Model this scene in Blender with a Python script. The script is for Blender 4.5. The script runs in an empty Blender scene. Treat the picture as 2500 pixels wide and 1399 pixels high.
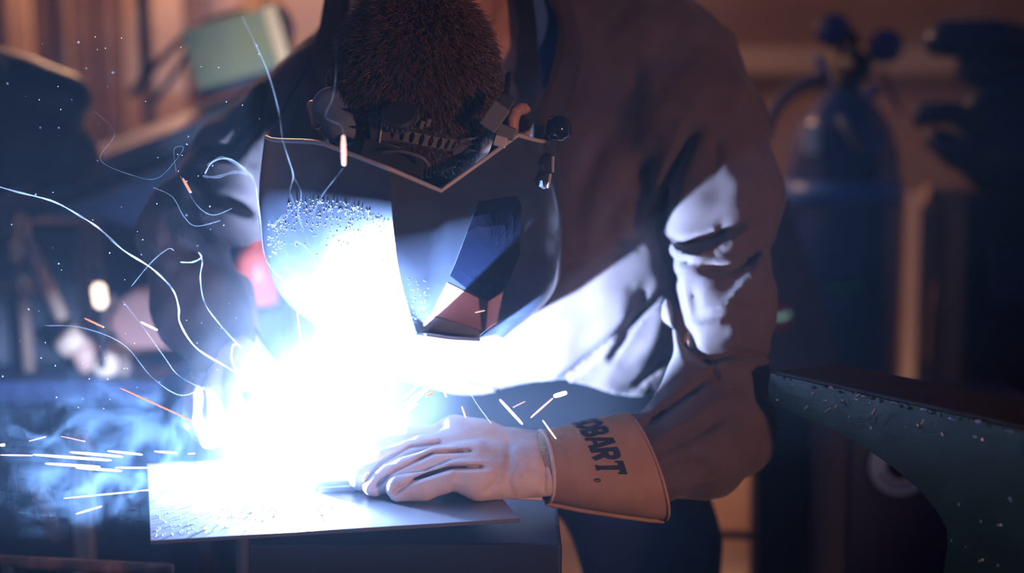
import bpy, bmesh, math, random
import numpy as np
from mathutils import Vector, Matrix, Quaternion
from mathutils.bvhtree import BVHTree

random.seed(7)
rng = np.random.default_rng(7)
sc = bpy.context.scene
COL = sc.collection

# ------------------------------------------------------------------ camera
F, CX, CY = 4000.0, 1250.0, 699.5          # focal length and centre for a 2500 x 1399 frame
CAM = Vector((0.0, 0.0, 1.30))
PITCH = math.atan(477.0 / F)
cp, sp = math.cos(PITCH), math.sin(PITCH)
cam_d = bpy.data.cameras.new('camera')
cam = bpy.data.objects.new('camera', cam_d)
COL.objects.link(cam)
cam.location = CAM
cam.rotation_euler = (math.pi / 2 - PITCH, 0, 0)
cam_d.sensor_width = 36.0
cam_d.lens = F / 2500 * 36
cam_d.clip_start = 0.02
cam_d.dof.use_dof = True
cam_d.dof.focus_distance = 1.58
cam_d.dof.aperture_fstop = 2.0
cam_d.dof.aperture_blades = 9
sc.camera = cam


def P(px, py, Y):
    """world point seen at photo pixel (px, py) whose distance from the camera along Y is Y"""
    u, v = (px - CX) / F, -(py - CY) / F
    d = Vector((u, cp + sp * v, -sp + cp * v))
    return CAM + d * (Y / d.y)


def PX(Y):
    return Y / F


# ------------------------------------------------------------------ view, world, light
sc.view_settings.view_transform = 'Standard'
sc.view_settings.look = 'None'
sc.view_settings.exposure = 0.0
sc.view_settings.gamma = 1.0
sc.view_settings.use_curve_mapping = False

cy_ = sc.cycles
cy_.max_bounces = 5
cy_.diffuse_bounces = 2
cy_.glossy_bounces = 2
cy_.transmission_bounces = 2
cy_.transparent_max_bounces = 8
cy_.volume_bounces = 0
cy_.caustics_reflective = False
cy_.caustics_refractive = False
cy_.volume_step_rate = 4.0
cy_.volume_max_steps = 48
cy_.adaptive_threshold = 0.12
cy_.adaptive_min_samples = 12
cy_.sample_clamp_indirect = 4.0

world = bpy.data.worlds.new('world')
sc.world = world
world.use_nodes = True
bg = world.node_tree.nodes['Background']
bg.inputs[0].default_value = (0.13, 0.24, 1.0, 1)
bg.inputs[1].default_value = 0.056

ARC = P(712, 1172, 1.645)
ARC.z = 0.911


def light(name, kind, loc, power, color, size=0.1, rot=None, label=None):
    d = bpy.data.lights.new(name, kind)
    d.energy = power
    d.color = color
    if kind == 'POINT':
        d.shadow_soft_size = size
    elif kind == 'AREA':
        d.size = size
    o = bpy.data.objects.new(name, d)
    COL.objects.link(o)
    o.location = loc
    if rot:
        o.rotation_euler = rot
    return o


def aim(o, target):
    o.rotation_euler = (Vector(target) - Vector(o.location)).to_track_quat('-Z', 'Y').to_euler()


ARC_POWER, ARC_COLOR = 225.0, (0.36, 0.56, 1.0)     # the arc itself is an emitting mesh, built further down
shop = light('shop_lamp_light', 'SPOT', (1.15, -0.10, 1.12), 56, (1.0, 0.49, 0.30), 0.1)   # a work lamp on the right
shop.data.spot_size = math.radians(50)
shop.data.spot_blend = 0.6
shop.data.shadow_soft_size = 0.06
aim(shop, (-0.02, 1.58, 1.14))
shelf_l = light('shelf_lamp_light', 'POINT', (-0.75, 3.95, 2.15), 52, (1.0, 0.52, 0.29), 0.06)
floor_l = light('floor_lamp_light', 'POINT', (0.45, 4.15, 0.38), 7, (1.0, 0.50, 0.27), 0.06)

# ------------------------------------------------------------------ materials
MATS = {}


def mat(name, color=(0.5, 0.5, 0.5), rough=0.6, metal=0.0, spec=0.5, noise=None, bump=None, emis=None, coat=0.0,
        sheen=0.0):
    """noise = (colour2, scale, lo, hi) mixes a second colour by noise; bump = (scale, strength, distance)"""
    if name in MATS:
        return MATS[name]
    m = bpy.data.materials.new(name)
    m.use_nodes = True
    nt = m.node_tree
    b = nt.nodes['Principled BSDF']
    b.inputs['Base Color'].default_value = (*color, 1)
    b.inputs['Roughness'].default_value = rough
    b.inputs['Metallic'].default_value = metal
    b.inputs['Specular IOR Level'].default_value = spec
    b.inputs['Coat Weight'].default_value = coat
    b.inputs['Sheen Weight'].default_value = sheen
    if noise or bump:
        tc = nt.nodes.new('ShaderNodeTexCoord')
    if noise:
        c2, s, lo, hi = noise
        n = nt.nodes.new('ShaderNodeTexNoise')
        n.inputs['Scale'].default_value = s
        n.inputs['Detail'].default_value = 5
        nt.links.new(tc.outputs['Object'], n.inputs['Vector'])
        r = nt.nodes.new('ShaderNodeMapRange')
        r.inputs['From Min'].default_value = lo
        r.inputs['From Max'].default_value = hi
        nt.links.new(n.outputs['Fac'], r.inputs['Value'])
        mx = nt.nodes.new('ShaderNodeMix')
        mx.data_type = 'RGBA'
        mx.inputs['A'].default_value = (*color, 1)
        mx.inputs['B'].default_value = (*c2, 1)
        nt.links.new(r.outputs['Result'], mx.inputs['Factor'])
        nt.links.new(mx.outputs['Result'], b.inputs['Base Color'])
    if bump:
        s, st, dist = bump
        n2 = nt.nodes.new('ShaderNodeTexNoise')
        n2.inputs['Scale'].default_value = s
        n2.inputs['Detail'].default_value = 4
        nt.links.new(tc.outputs['Object'], n2.inputs['Vector'])
        bp = nt.nodes.new('ShaderNodeBump')
        bp.inputs['Strength'].default_value = st
        bp.inputs['Distance'].default_value = dist
        nt.links.new(n2.outputs['Fac'], bp.inputs['Height'])
        nt.links.new(bp.outputs['Normal'], b.inputs['Normal'])
    if emis:
        col, st = emis
        b.inputs['Emission Color'].default_value = (*col, 1)
        b.inputs['Emission Strength'].default_value = st
        m.cycles.emission_sampling = 'FRONT' if st > 100 else 'NONE'
    MATS[name] = m
    return m


# ------------------------------------------------------------------ object helpers
def tag(o, label=None, cat=None, group=None, kind=None):
    if label:
        o['label'] = label
    if cat:
        o['category'] = cat
    if group:
        o['group'] = group
    if kind:
        o['kind'] = kind
    return o


def empty(name, loc, label, cat, group=None):
    o = bpy.data.objects.new(name, None)
    COL.objects.link(o)
    o.location = loc
    o.empty_display_size = 0.02
    return tag(o, label, cat, group)


def link(name, me, m, parent=None):
    o = bpy.data.objects.new(name, me)
    COL.objects.link(o)
    if m:
        me.materials.append(m)
    if parent:
        o.parent = parent
        o.matrix_parent_inverse = Matrix.Translation(parent.location).inverted() if parent.parent is None \
            else Matrix.Identity(4)
    return o


def put(name, bm, m, parent=None, smooth=False):
    """world-space bmesh -> object; the origin goes to the mesh's centre"""
    me = bpy.data.meshes.new(name)
    bmesh.ops.recalc_face_normals(bm, faces=bm.faces)
    c = Vector((0, 0, 0))
    if len(bm.verts):
        for v in bm.verts:
            c += v.co
        c /= len(bm.verts)
    for v in bm.verts:
        v.co -= c
    bm.to_mesh(me)
    bm.free()
    if smooth:
        me.polygons.foreach_set('use_smooth', [True] * len(me.polygons))
    return place(name, me, m, c, parent)


def place(name, me, m, c, parent=None):
    o = bpy.data.objects.new(name, me)
    COL.objects.link(o)
    if m:
        me.materials.append(m)
    if parent:
        o.parent = parent
        w = Vector(c)
        p = parent
        while p:
            w -= p.location
            p = p.parent
        o.location = w
    else:
        o.location = c
    return o


def mesh_np(verts, faces):
    me = bpy.data.meshes.new('m')
    n, k = len(verts), faces.shape[1]
    me.vertices.add(n)
    me.vertices.foreach_set('co', np.ascontiguousarray(verts, dtype=np.float32).ravel())
    me.loops.add(faces.size)
    me.loops.foreach_set('vertex_index', np.ascontiguousarray(faces, dtype=np.int32).ravel())
    me.polygons.add(len(faces))
    me.polygons.foreach_set('loop_start', np.arange(0, faces.size, k, dtype=np.int32))
    me.polygons.foreach_set('loop_total', np.full(len(faces), k, dtype=np.int32))
    me.update(calc_edges=True)
    return me


def put_np(name, verts, faces, m, parent=None, smooth=True):
    c = verts.mean(axis=0)
    me = mesh_np(verts - c, faces)
    me.name = name
    if smooth:
        me.polygons.foreach_set('use_smooth', np.ones(len(faces), dtype=bool))
    return place(name, me, m, Vector(c.tolist()), parent)


def add_box(bm, c, size, R=None, bevel=0.0):
    r = bmesh.ops.create_cube(bm, size=1.0)
    vs = r['verts']
    for v in vs:
        v.co = Vector((v.co.x * size[0], v.co.y * size[1], v.co.z * size[2]))
    if bevel:
        es = list({e for v in vs for e in v.link_edges})
        rb = bmesh.ops.bevel(bm, geom=es, offset=bevel, segments=2, profile=0.5, affect='EDGES')
        vs = list({v for f in rb['faces'] for v in f.verts} | {v for v in vs if v.is_valid})
    for v in vs:
        if R is not None:
            v.co = R @ v.co
        v.co += Vector(c)
    return vs


def box(name, c, size, m, parent=None, R=None, bevel=0.003):
    bm = bmesh.new()
    add_box(bm, c, size, R, bevel)
    return put(name, bm, m, parent)


def frame_of(d):
    d = d.normalized()
    a = Vector((0, 0, 1)) if abs(d.z) < 0.9 else Vector((1, 0, 0))
    x = d.cross(a).normalized()
    return x, d.cross(x).normalized()


def add_tube(bm, pts, radii, n=8, caps=True):
    pts = [Vector(p) for p in pts]
    if not hasattr(radii, '__len__'):
        radii = [radii] * len(pts)
    rings = []
    x = None
    for i, p in enumerate(pts):
        t = pts[min(i + 1, len(pts) - 1)] - pts[max(i - 1, 0)]
        if t.length < 1e-9:
            t = Vector((0, 0, 1))
        t.normalize()
        if x is None:
            x, _ = frame_of(t)
        x = (x - t * x.dot(t))
        if x.length < 1e-6:
            x, _ = frame_of(t)
        x.normalize()
        y = t.cross(x)
        rings.append([bm.verts.new(p + (x * math.cos(2 * math.pi * k / n) + y * math.sin(2 * math.pi * k / n)) * radii[i])
                      for k in range(n)])
    for a, b in zip(rings, rings[1:]):
        for k in range(n):
            bm.faces.new((a[k], a[(k + 1) % n], b[(k + 1) % n], b[k]))
    if caps:
        bm.faces.new(rings[0][::-1])
        bm.faces.new(rings[-1])
    return rings


def tube(name, pts, radii, m, parent=None, n=10, smooth=True):
    bm = bmesh.new()
    add_tube(bm, pts, radii, n)
    return put(name, bm, m, parent, smooth)


def lathe(name, origin, axis, prof, m, parent=None, n=32, smooth=True):
    """prof = [(distance along axis, radius)]"""
    bm = bmesh.new()
    o, ax = Vector(origin), Vector(axis).normalized()
    add_tube(bm, [o + ax * t for t, r in prof], [max(r, 1e-5) for t, r in prof], n)
    ob = put(name, bm, m, parent, smooth)
    return ob


def spline(pts, n):
    """Catmull-Rom through pts (Vectors), n samples per span"""
    pts = [Vector(p) for p in pts]
    out = []
    for i in range(len(pts) - 1):
        p0, p1, p2, p3 = pts[max(i - 1, 0)], pts[i], pts[i + 1], pts[min(i + 2, len(pts) - 1)]
        for k in range(n):
            t = k / n
            out.append(0.5 * ((2 * p1) + (p2 - p0) * t + (2 * p0 - 5 * p1 + 4 * p2 - p3) * t * t
                              + (3 * p1 - p0 - 3 * p2 + p3) * t ** 3))
    out.append(pts[-1])
    return out


# ------------------------------------------------------------------ implicit surfaces (for cloth, gloves, body)
class Field:
    def __init__(self, lo, hi, h):
        self.h = h
        self.ax = [np.arange(lo[i], hi[i] + h, h, dtype=np.float32) for i in range(3)]
        self.D = np.full([len(a) for a in self.ax], 0.08, dtype=np.float32)

    def sub(self, lo, hi):
        s = []
        for i in range(3):
            a = self.ax[i]
            i0 = int(np.searchsorted(a, lo[i]))
            i1 = int(np.searchsorted(a, hi[i]))
            s.append(slice(max(i0 - 1, 0), min(i1 + 1, len(a))))
        s = tuple(s)
        return s, np.meshgrid(self.ax[0][s[0]], self.ax[1][s[1]], self.ax[2][s[2]], indexing='ij', sparse=True)

    def blend(self, s, d, k):
        a = self.D[s]
        if k > 0:
            h = np.clip(0.5 + 0.5 * (d - a) / k, 0, 1)
            self.D[s] = d + (a - d) * h - k * h * (1 - h)
        else:
            self.D[s] = np.minimum(a, d)

    def cone(self, a, b, ra, rb, k=0.02):
        a, b = np.array(a, dtype=np.float32), np.array(b, dtype=np.float32)
        r = max(ra, rb) + k + 0.03
        s, (X, Y, Z) = self.sub(np.minimum(a, b) - r, np.maximum(a, b) + r)
        d = b - a
        t = np.clip(((X - a[0]) * d[0] + (Y - a[1]) * d[1] + (Z - a[2]) * d[2]) / max(float(d @ d), 1e-12), 0, 1)
        dist = np.sqrt((X - a[0] - t * d[0]) ** 2 + (Y - a[1] - t * d[1]) ** 2 + (Z - a[2] - t * d[2]) ** 2)
        self.blend(s, dist - (ra + t * (rb - ra)), k)

    def chain(self, pts, radii, k=0.02):
        for i in range(len(pts) - 1):
            self.cone(pts[i], pts[i + 1], radii[i], radii[i + 1], k)

    def ell(self, c, r, R=None, k=0.02, cut=False):
        c = np.array(c, dtype=np.float32)
        m = max(r) + k + 0.03
        s, (X, Y, Z) = self.sub(c - m, c + m)
        x, y, z = X - c[0], Y - c[1], Z - c[2]
        if R is not None:
            A = np.array(R.transposed() if not isinstance(R, np.ndarray) else R.T, dtype=np.float32)
            x, y, z = (A[i][0] * x + A[i][1] * y + A[i][2] * z for i in range(3))
        k0 = np.sqrt((x / r[0]) ** 2 + (y / r[1]) ** 2 + (z / r[2]) ** 2)
        k1 = np.sqrt((x / r[0] ** 2) ** 2 + (y / r[1] ** 2) ** 2 + (z / r[2] ** 2) ** 2) + 1e-9
        d = k0 * (k0 - 1) / k1
        if cut:
            a = self.D[s]
            h = np.clip(0.5 - 0.5 * (a + d) / max(k, 1e-6), 0, 1)
            self.D[s] = a + (-d - a) * h + k * h * (1 - h)
        else:
            self.blend(s, d, k)

    def fold(self, poly, w, depth, Y0, Y1):
        """carve (depth > 0) or raise (depth < 0) a soft crease of half-width w photo pixels along a line"""
        pts = [P(x, y, Yv) for (x, y) in poly for Yv in (Y0, Y1)]
        pad = 3 * w * PX(Y1)
        lo = [min(p[i] for p in pts) - pad for i in range(3)]
        hi = [max(p[i] for p in pts) + pad for i in range(3)]
        s, (X, Y, Z) = self.sub(lo, hi)
        if 0 in self.D[s].shape:
            return
        dz = Z - CAM.z
        depth_c = Y * cp - dz * sp
        px = CX + F * X / depth_c
        py = CY - F * (Y * sp + dz * cp) / depth_c
        best = None
        for (x0, y0), (x1, y1) in zip(poly, poly[1:]):
            dx, dy = x1 - x0, y1 - y0
            t = np.clip(((px - x0) * dx + (py - y0) * dy) / (dx * dx + dy * dy), 0, 1)
            q = (px - x0 - t * dx) ** 2 + (py - y0 - t * dy) ** 2
            best = q if best is None else np.minimum(best, q)
        for (x0, y0) in (poly[0], poly[-1]):      # creases fade out at both ends
            e_ = np.sqrt((px - x0) ** 2 + (py - y0) ** 2) / (3.0 * w)
            depth = depth * np.clip(e_, 0.0, 1.0)
        mask = np.clip((Y - Y0) / 0.03, 0, 1) * np.clip((Y1 - Y) / 0.03, 0, 1)
        self.D[s] += (depth * np.exp(-best / (w * w)) * mask).astype(np.float32)

    def ripple(self, amp, freq, seed=0):
        r = np.random.default_rng(seed)
        X, Y, Z = np.meshgrid(*self.ax, indexing='ij', sparse=True)
        for _ in range(4):
            v = r.normal(size=3)
            v /= np.linalg.norm(v)
            w = r.normal(size=3)
            w /= np.linalg.norm(w)
            f = freq * r.uniform(0.7, 1.4)
            a = np.sin(f * (v[0] * X + v[1] * Y + v[2] * Z) + r.uniform(0, 6))
            b = np.sin(0.6 * f * (w[0] * X + w[1] * Y + w[2] * Z) + r.uniform(0, 6))
            self.D += (amp / 2 * a * b).astype(np.float32)

    def mesh(self):
        D, h = self.D, self.h
        ins = D < 0
        n = [x - 1 for x in D.shape]
        cnt = np.zeros(n, dtype=np.int8)
        for i in (0, 1):
            for j in (0, 1):
                for k in (0, 1):
                    cnt += ins[i:n[0] + i, j:n[1] + j, k:n[2] + k]
        I, J, K = np.nonzero((cnt > 0) & (cnt < 8))
        idx = np.full(n, -1, dtype=np.int32)
        idx[I, J, K] = np.arange(len(I))
        acc = np.zeros((len(I), 3), dtype=np.float64)
        num = np.zeros(len(I))
        corners = [(i, j, k) for i in (0, 1) for j in (0, 1) for k in (0, 1)]
        val = {c: D[I + c[0], J + c[1], K + c[2]] for c in corners}
        for c in corners:
            for ax in range(3):
                if c[ax] == 0:
                    e = list(c)
                    e[ax] = 1
                    e = tuple(e)
                    a, b = val[c], val[e]
                    cr = (a < 0) != (b < 0)
                    t = np.where(cr, a / np.where(cr, a - b, 1), 0)
                    p = np.stack([np.full(len(I), float(c[q])) for q in range(3)], 1)
                    p[:, ax] += t
                    acc += p * cr[:, None]
                    num += cr
        pos = acc / num[:, None] + np.stack([I, J, K], 1)
        pos = pos * h + np.array([a[0] for a in self.ax])
        quads = []
        for ax in range(3):
            sl0 = [slice(1, -1)] * 3
            sl1 = [slice(1, -1)] * 3
            sl0[ax] = slice(0, D.shape[ax] - 1)
            sl1[ax] = slice(1, D.shape[ax])
            A, B = ins[tuple(sl0)], ins[tuple(sl1)]
            G = np.stack(np.nonzero(A != B), 1)
            fl = A[G[:, 0], G[:, 1], G[:, 2]]
            for q in range(3):
                if q != ax:
                    G[:, q] += 1
            u, v = (ax + 1) % 3, (ax + 2) % 3

            def cell(du, dv):
                g = G.copy()
                g[:, u] += du
                g[:, v] += dv
                return idx[g[:, 0], g[:, 1], g[:, 2]]
            q = np.stack([cell(-1, -1), cell(0, -1), cell(0, 0), cell(-1, 0)], 1)
            q[~fl] = q[~fl][:, ::-1]
            quads.append(q)
        Q = np.concatenate(quads)
        Q = Q[(Q >= 0).all(axis=1)]
        return pos, Q

    def build(self, name, m, parent=None):
        v, q = self.mesh()
        return put_np(name, v, q, m, parent)


def bvh_of(o):
    M = o.matrix_world if o.parent is None else Matrix.Translation(world_loc(o))
    if o.parent is None:
        M = Matrix.Translation(o.location)
    vs = [M @ v.co for v in o.data.vertices]
    return BVHTree.FromPolygons(vs, [tuple(p.vertices) for p in o.data.polygons])


def world_loc(o):
    w = Vector(o.location)
    p = o.parent
    while p:
        w += p.location
        p = p.parent
    return w


def hit(tree, px, py, default=1.7):
    d = (P(px, py, 1.0) - CAM).normalized()
    r = tree.ray_cast(CAM, d)
    return (r[0], r[1]) if r[0] is not None else (P(px, py, default), -d)

# ================================================================== SETTING
m_wall = mat('wall plaster', (0.36, 0.25, 0.20), 0.9, noise=((0.26, 0.17, 0.13), 2.2, 0.35, 0.65), bump=(30, 0.3, 0.01))
m_floor = mat('floor concrete', (0.22, 0.18, 0.16), 0.8, noise=((0.14, 0.11, 0.10), 3, 0.35, 0.65), bump=(60, 0.2, 0.004))
m_wood = mat('tan board', (0.62, 0.42, 0.27), 0.7, noise=((0.48, 0.30, 0.18), 6, 0.35, 0.65))
m_woodd = mat('brown board', (0.22, 0.12, 0.075), 0.75, noise=((0.14, 0.075, 0.05), 7, 0.35, 0.65))
m_steel = mat('dull steel', (0.30, 0.31, 0.34), 0.42, 0.7, noise=((0.2, 0.2, 0.23), 12, 0.4, 0.6))
m_dark = mat('black paint', (0.018, 0.018, 0.022), 0.5)
m_rubber = mat('black rubber', (0.012, 0.012, 0.014), 0.65)
m_navy = mat('navy paint', (0.012, 0.018, 0.055), 0.55)

tag(box('floor', (0, 2.2, -0.02), (4.6, 5.4, 0.04), m_floor, bevel=0), kind='structure')
tag(box('wall_back', (0, 4.65, 1.4), (4.6, 0.1, 2.9), m_wall, bevel=0), kind='structure')
tag(box('wall_left', (-2.25, 2.2, 1.4), (0.1, 5.0, 2.9), m_wall, bevel=0), kind='structure')
tag(box('wall_right', (2.25, 2.2, 1.4), (0.1, 5.0, 2.9), m_wall, bevel=0), kind='structure')
tag(box('trim_1', (1.2, 4.575, 1.385), (2.0, 0.05, 0.07), mat('rail wood', (0.5, 0.40, 0.34), 0.7)), kind='structure')

# ================================================================== BACKGROUND, upper left: boards against the wall
boards = [  # x0, x1 photo pixels, bottom z, colour, label
    (18, 78, 'tan', 'pale tan upright board, leftmost against the back wall'),
    (88, 122, 'brown', 'narrow brown upright board right of the leftmost pale one'),
    (128, 166, 'tan', 'slim tan upright board with its foot behind the dark machine hood'),
    (176, 226, 'brown', 'wide dark brown upright board right of the slim tan one'),
    (240, 288, 'brown', 'brown upright board left of the bright tan pair'),
    (298, 338, 'tan', 'bright tan upright board beside the black hanging cables'),
    (376, 450, 'tan', 'wide tan upright board behind the cables and grey-green box'),
    (462, 500, 'brown', 'brown upright board directly above the grey-green box corner'),
]
for i, (x0, x1, c, lab) in enumerate(boards):
    Yb = 4.25 + 0.05 * (i % 3)
    a, b = P(x0, 100, Yb), P(x1, 100, Yb)
    w = b.x - a.x
    R = Matrix.Rotation(math.radians(3.5), 3, 'X') @ Matrix.Rotation(math.radians((i % 3 - 1) * 0.7), 3, 'Y')
    o = box('wooden_board', ((a.x + b.x) / 2, Yb + 0.04, 1.05), (w, 0.03, 2.1), m_wood if c == 'tan' else m_woodd, R=R, bevel=0.004)
    tag(o, lab, 'board', 'boards leaning on the back wall')

# horizontal shelf rails behind them
# grey-green box tilted on the beam
e = empty('sheet_metal_box', P(570, 190, 2.95), 'grey-green tilted metal box with a right edge coloured orange as if lit, on the beam', 'box')
Rb = Matrix.Rotation(math.radians(15), 3, 'Y').inverted() if False else Matrix.Rotation(math.radians(-15.5), 3, 'Y')
cb = P(560, 122, 2.95)
m_gg = mat('grey green enamel', (0.23, 0.19, 0.08), 0.55, noise=((0.30, 0.21, 0.06), 9, 0.42, 0.62))
box('box_body', cb + Vector((0, 0.06, 0)), (0.150, 0.12, 0.112), m_gg, e, R=Rb, bevel=0.004)
box('lit_side', cb + Rb @ Vector((0.089, 0.05, 0.0)), (0.026, 0.11, 0.112), mat('lit side orange', (0.85, 0.42, 0.16), 0.6), e, R=Rb, bevel=0.003)  # orange puts the warm light on this side into the colour
box('shadow_strip', cb + Rb @ Vector((0.0, 0.05, -0.062)), (0.165, 0.12, 0.012), m_dark, e, R=Rb, bevel=0.002)  # black strip drawn as the shadow line under the box

# steel beam running from lower left up to the welder's shoulder
e = empty('steel_beam', P(330, 330, 2.75), 'grey steel channel beam sloping up towards the welder, under the box', 'beam')
a, b = P(-60, 525, 2.55), P(760, 212, 3.02)
dr = (b - a).normalized()
sd = dr.cross(Vector((0, 0, 1))).normalized()
up = sd.cross(dr).normalized()
Rm = Matrix((dr, sd * -1, up)).transposed()
L = (b - a).length
mid = (a + b) / 2
box('top_flange', mid + up * 0.022, (L, 0.11, 0.008), m_steel, e, R=Rm, bevel=0.001)
box('web', mid + sd * -0.0 + Vector((0, 0.0, 0)), (L, 0.01, 0.05), m_steel, e, R=Rm, bevel=0.001)
box('bottom_flange', mid - up * 0.026, (L, 0.11, 0.008), m_steel, e, R=Rm, bevel=0.001)
for t in (-0.47, 0.36):
    q = mid + dr * (L * t)
    z0 = P(200, 915, 2.45).z - 0.001 if t < 0 else 0.0      # the near leg stands on the side bench
    box('leg', (q.x, q.y, (q.z - 0.03 + z0) / 2), (0.05, 0.05, q.z - 0.03 - z0), m_dark, e, bevel=0.003)

# black hanging cables
for pts, r, lab in (
        ([(330, 215), (400, 140), (470, 75), (545, 40), (600, 28)], 0.008, 'thick black cable arching over the top of the grey-green box'),
        ([(345, -30), (350, 90), (352, 180), (320, 235)], 0.009, 'black cable hanging straight beside the bright tan board'),
        ([(372, 255), (420, 190), (455, 130), (470, 90)], 0.007, 'black cable looping behind the left edge of the grey-green box'),
        ([(640, 10), (690, 25), (712, 75), (690, 115), (660, 110)], 0.006, 'small loop of black cable right of the grey-green box')):
    o = tube('cable', spline([P(x, y, 3.03 if 'small loop' in lab else 3.35) for x, y in pts], 8), r, m_rubber, n=10)
    tag(o, lab, 'cable', 'black cables at the upper left')

# dark machine hood at the left edge
fd = Field((-0.95, 2.35, 0.95), (-0.52, 2.85, 1.42), 0.008)
for (px, py, r) in ((-30, 215, 0.06), (60, 225, 0.05), (150, 245, 0.035)):
    fd.chain([P(px, py, 2.55), P(px, py + 160, 2.6)], [r, r], 0.03)
fd.cone(P(-40, 200, 2.55), P(165, 240, 2.55), 0.05, 0.035, 0.03)
fd.cone(P(-40, 380, 2.6), P(180, 380, 2.6), 0.06, 0.04, 0.03)
e = empty('machine_hood', P(60, 400, 2.6), 'black rounded machine hood at the left edge above the beam', 'machine')
fd.build('hood', mat('charcoal enamel', (0.022, 0.02, 0.024), 0.5), e)
zbt = P(200, 915, 2.45).z - 0.002
box('pedestal', (P(60, 400, 2.6).x, 2.62, (zbt + 1.09) / 2), (0.20, 0.16, 1.09 - zbt), m_dark, e, bevel=0.01)
tube('lever', [P(10, 180, 2.5), P(-10, 140, 2.46)], 0.01, m_steel, e)

# tall navy cabinet added as a dark backdrop behind the bench
e = empty('backdrop_cabinet', (P(330, 900, 3.45).x, 3.45, 0), 'tall navy cabinet added as a dark backdrop below the beam', 'cabinet')
zk = P(330, 375, 3.4).z
xa_, xb_ = P(-120, 600, 3.4).x, P(600, 600, 3.4).x
box('backdrop_carcass', ((xa_ + xb_) / 2, 3.55, zk / 2), (xb_ - xa_, 0.3, zk), mat('backdrop navy', (0.008, 0.013, 0.04), 0.5), e, bevel=0.006)
for k in range(2):
    w_ = (xb_ - xa_) / 2
    dr_ = box('door', (xa_ + w_ * (k + 0.5), 3.392, zk / 2), (w_ - 0.012, 0.016, zk - 0.03), mat('cabinet door navy', (0.010, 0.017, 0.05), 0.5), e, bevel=0.003)
    box('door_handle', (xa_ + w_ + (0.04 if k else -0.04), 3.377, zk * 0.62), (0.014, 0.014, 0.10), m_steel, dr_, bevel=0.003)

# left middle: a rack stand with a slanting strut, small tools, a lit lamp
m_brass = mat('worn brass', (0.72, 0.48, 0.28), 0.4, 0.4)
m_tan = mat('tan paint', (0.60, 0.38, 0.25), 0.6)
m_red = mat('faded red paint', (0.55, 0.17, 0.12), 0.6)
e = empty('tool_stand', (P(60, 800, 2.5).x, 2.5, 0), 'tan folding stand with a slanting strut at the left edge', 'stand')
tube('strut', [P(52, 555, 2.45), P(152, 775, 2.5)], 0.011, m_tan, e)
tube('upright', [P(40, 520, 2.5), (P(70, 860, 2.5).x, 2.50, zbt)], 0.010, m_woodd, e)
tube('cross_bar', [P(-60, 705, 2.5), P(140, 700, 2.5)], 0.012, m_woodd, e)
tube('rear_leg', [P(150, 770, 2.5), (P(175, 900, 2.5).x, 2.52, zbt)], 0.009, m_woodd, e)
for (x, y, rx, rz, lab) in ((50, 548, 0.011, 0.021, 'upper brass clamp knob on the tan stand'),
                            (37, 605, 0.010, 0.024, 'middle brass clamp knob on the tan stand'),
                            (57, 692, 0.010, 0.016, 'lower brass clamp knob on the tan stand')):
    c = P(x, y, 2.44)
    o = lathe('clamp_knob', c - Vector((0, 0, rz)), (0.12, 0, 1), [(0, 0.003), (0.2 * rz, rx * .8), (rz, rx), (1.8 * rz, rx * .8), (2 * rz, 0.003)], m_brass, n=14)
    tag(o, lab, 'knob', 'brass knobs on the stand')
e = empty('pilot_lamp', P(243, 760, 2.4), 'small glowing white lamp bulb with a dim cap at the left', 'lamp')
lathe('bulb', P(247, 752, 2.4), (-0.1, 0, 1), [(0, 0.004), (0.006, 0.010), (0.03, 0.0105), (0.036, 0.006), (0.04, 0.002)],
      mat('lamp glow', (1, 0.9, 0.8), 0.4, emis=((1.0, 0.72, 0.52), 2.4)), e, n=16)
lathe('cap', P(240, 690, 2.4), (-0.06, 0, 1), [(0, 0.009), (0.02, 0.009), (0.03, 0.004)], m_woodd, e, n=16)
tube('stalk', [P(247, 752, 2.4), P(252, 900, 2.42)], 0.004, m_dark, e)

e = empty('angle_grinder', P(210, 900, 2.45), 'tan angle grinder lying on the dark bench at left', 'power tool')
tube('body', [P(150, 852, 2.45), P(200, 815, 2.45)], [0.017, 0.019], m_tan, e, n=16)
tube('grip', [P(195, 840, 2.46), P(225, 900, 2.46)], [0.022, 0.018], mat('faded orange', (0.5, 0.26, 0.18), 0.6), e, n=16)
lathe('gear_head', P(258, 890, 2.45), (0.2, -1, 0.2), [(-0.012, 0.014), (0.0, 0.020), (0.014, 0.018)], m_tan, e, n=18)
lathe('disc', P(288, 897, 2.46), (0.1, -1, 0.3), [(0, 0.020), (0.003, 0.020)], m_woodd, e, n=20)
lathe('guard', P(232, 868, 2.47), (0.1, -1, 0.3), [(0, 0.015), (0.006, 0.015)], m_red, e, n=20)

e = empty('tool_case', P(345, 845, 2.6), 'reddish brown peaked tool bag on the bench behind the sleeve', 'bag')
bm = bmesh.new()
q = [P(262, 790, 2.6), P(290, 735, 2.6), P(335, 705, 2.6), P(420, 770, 2.6), P(440, 850, 2.6), P(300, 850, 2.6)]
f0 = [bm.verts.new(p) for p in q]
f1 = [bm.verts.new(p + Vector((0.02, 0.14, 0))) for p in q]
bm.faces.new(f0)
bm.faces.new(f1[::-1])
for i in range(len(q)):
    bm.faces.new((f0[i], f0[(i + 1) % 6], f1[(i + 1) % 6], f1[i]))
bmesh.ops.bevel(bm, geom=bm.edges[:], offset=0.006, segments=2, affect='EDGES')
put('bag_body', bm, mat('rust canvas', (0.36, 0.15, 0.11), 0.85), e)
tube('handle', spline([P(285, 745, 2.58), P(268, 725, 2.56), P(255, 780, 2.56), P(262, 810, 2.58)], 6), 0.006, m_woodd, e)

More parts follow.
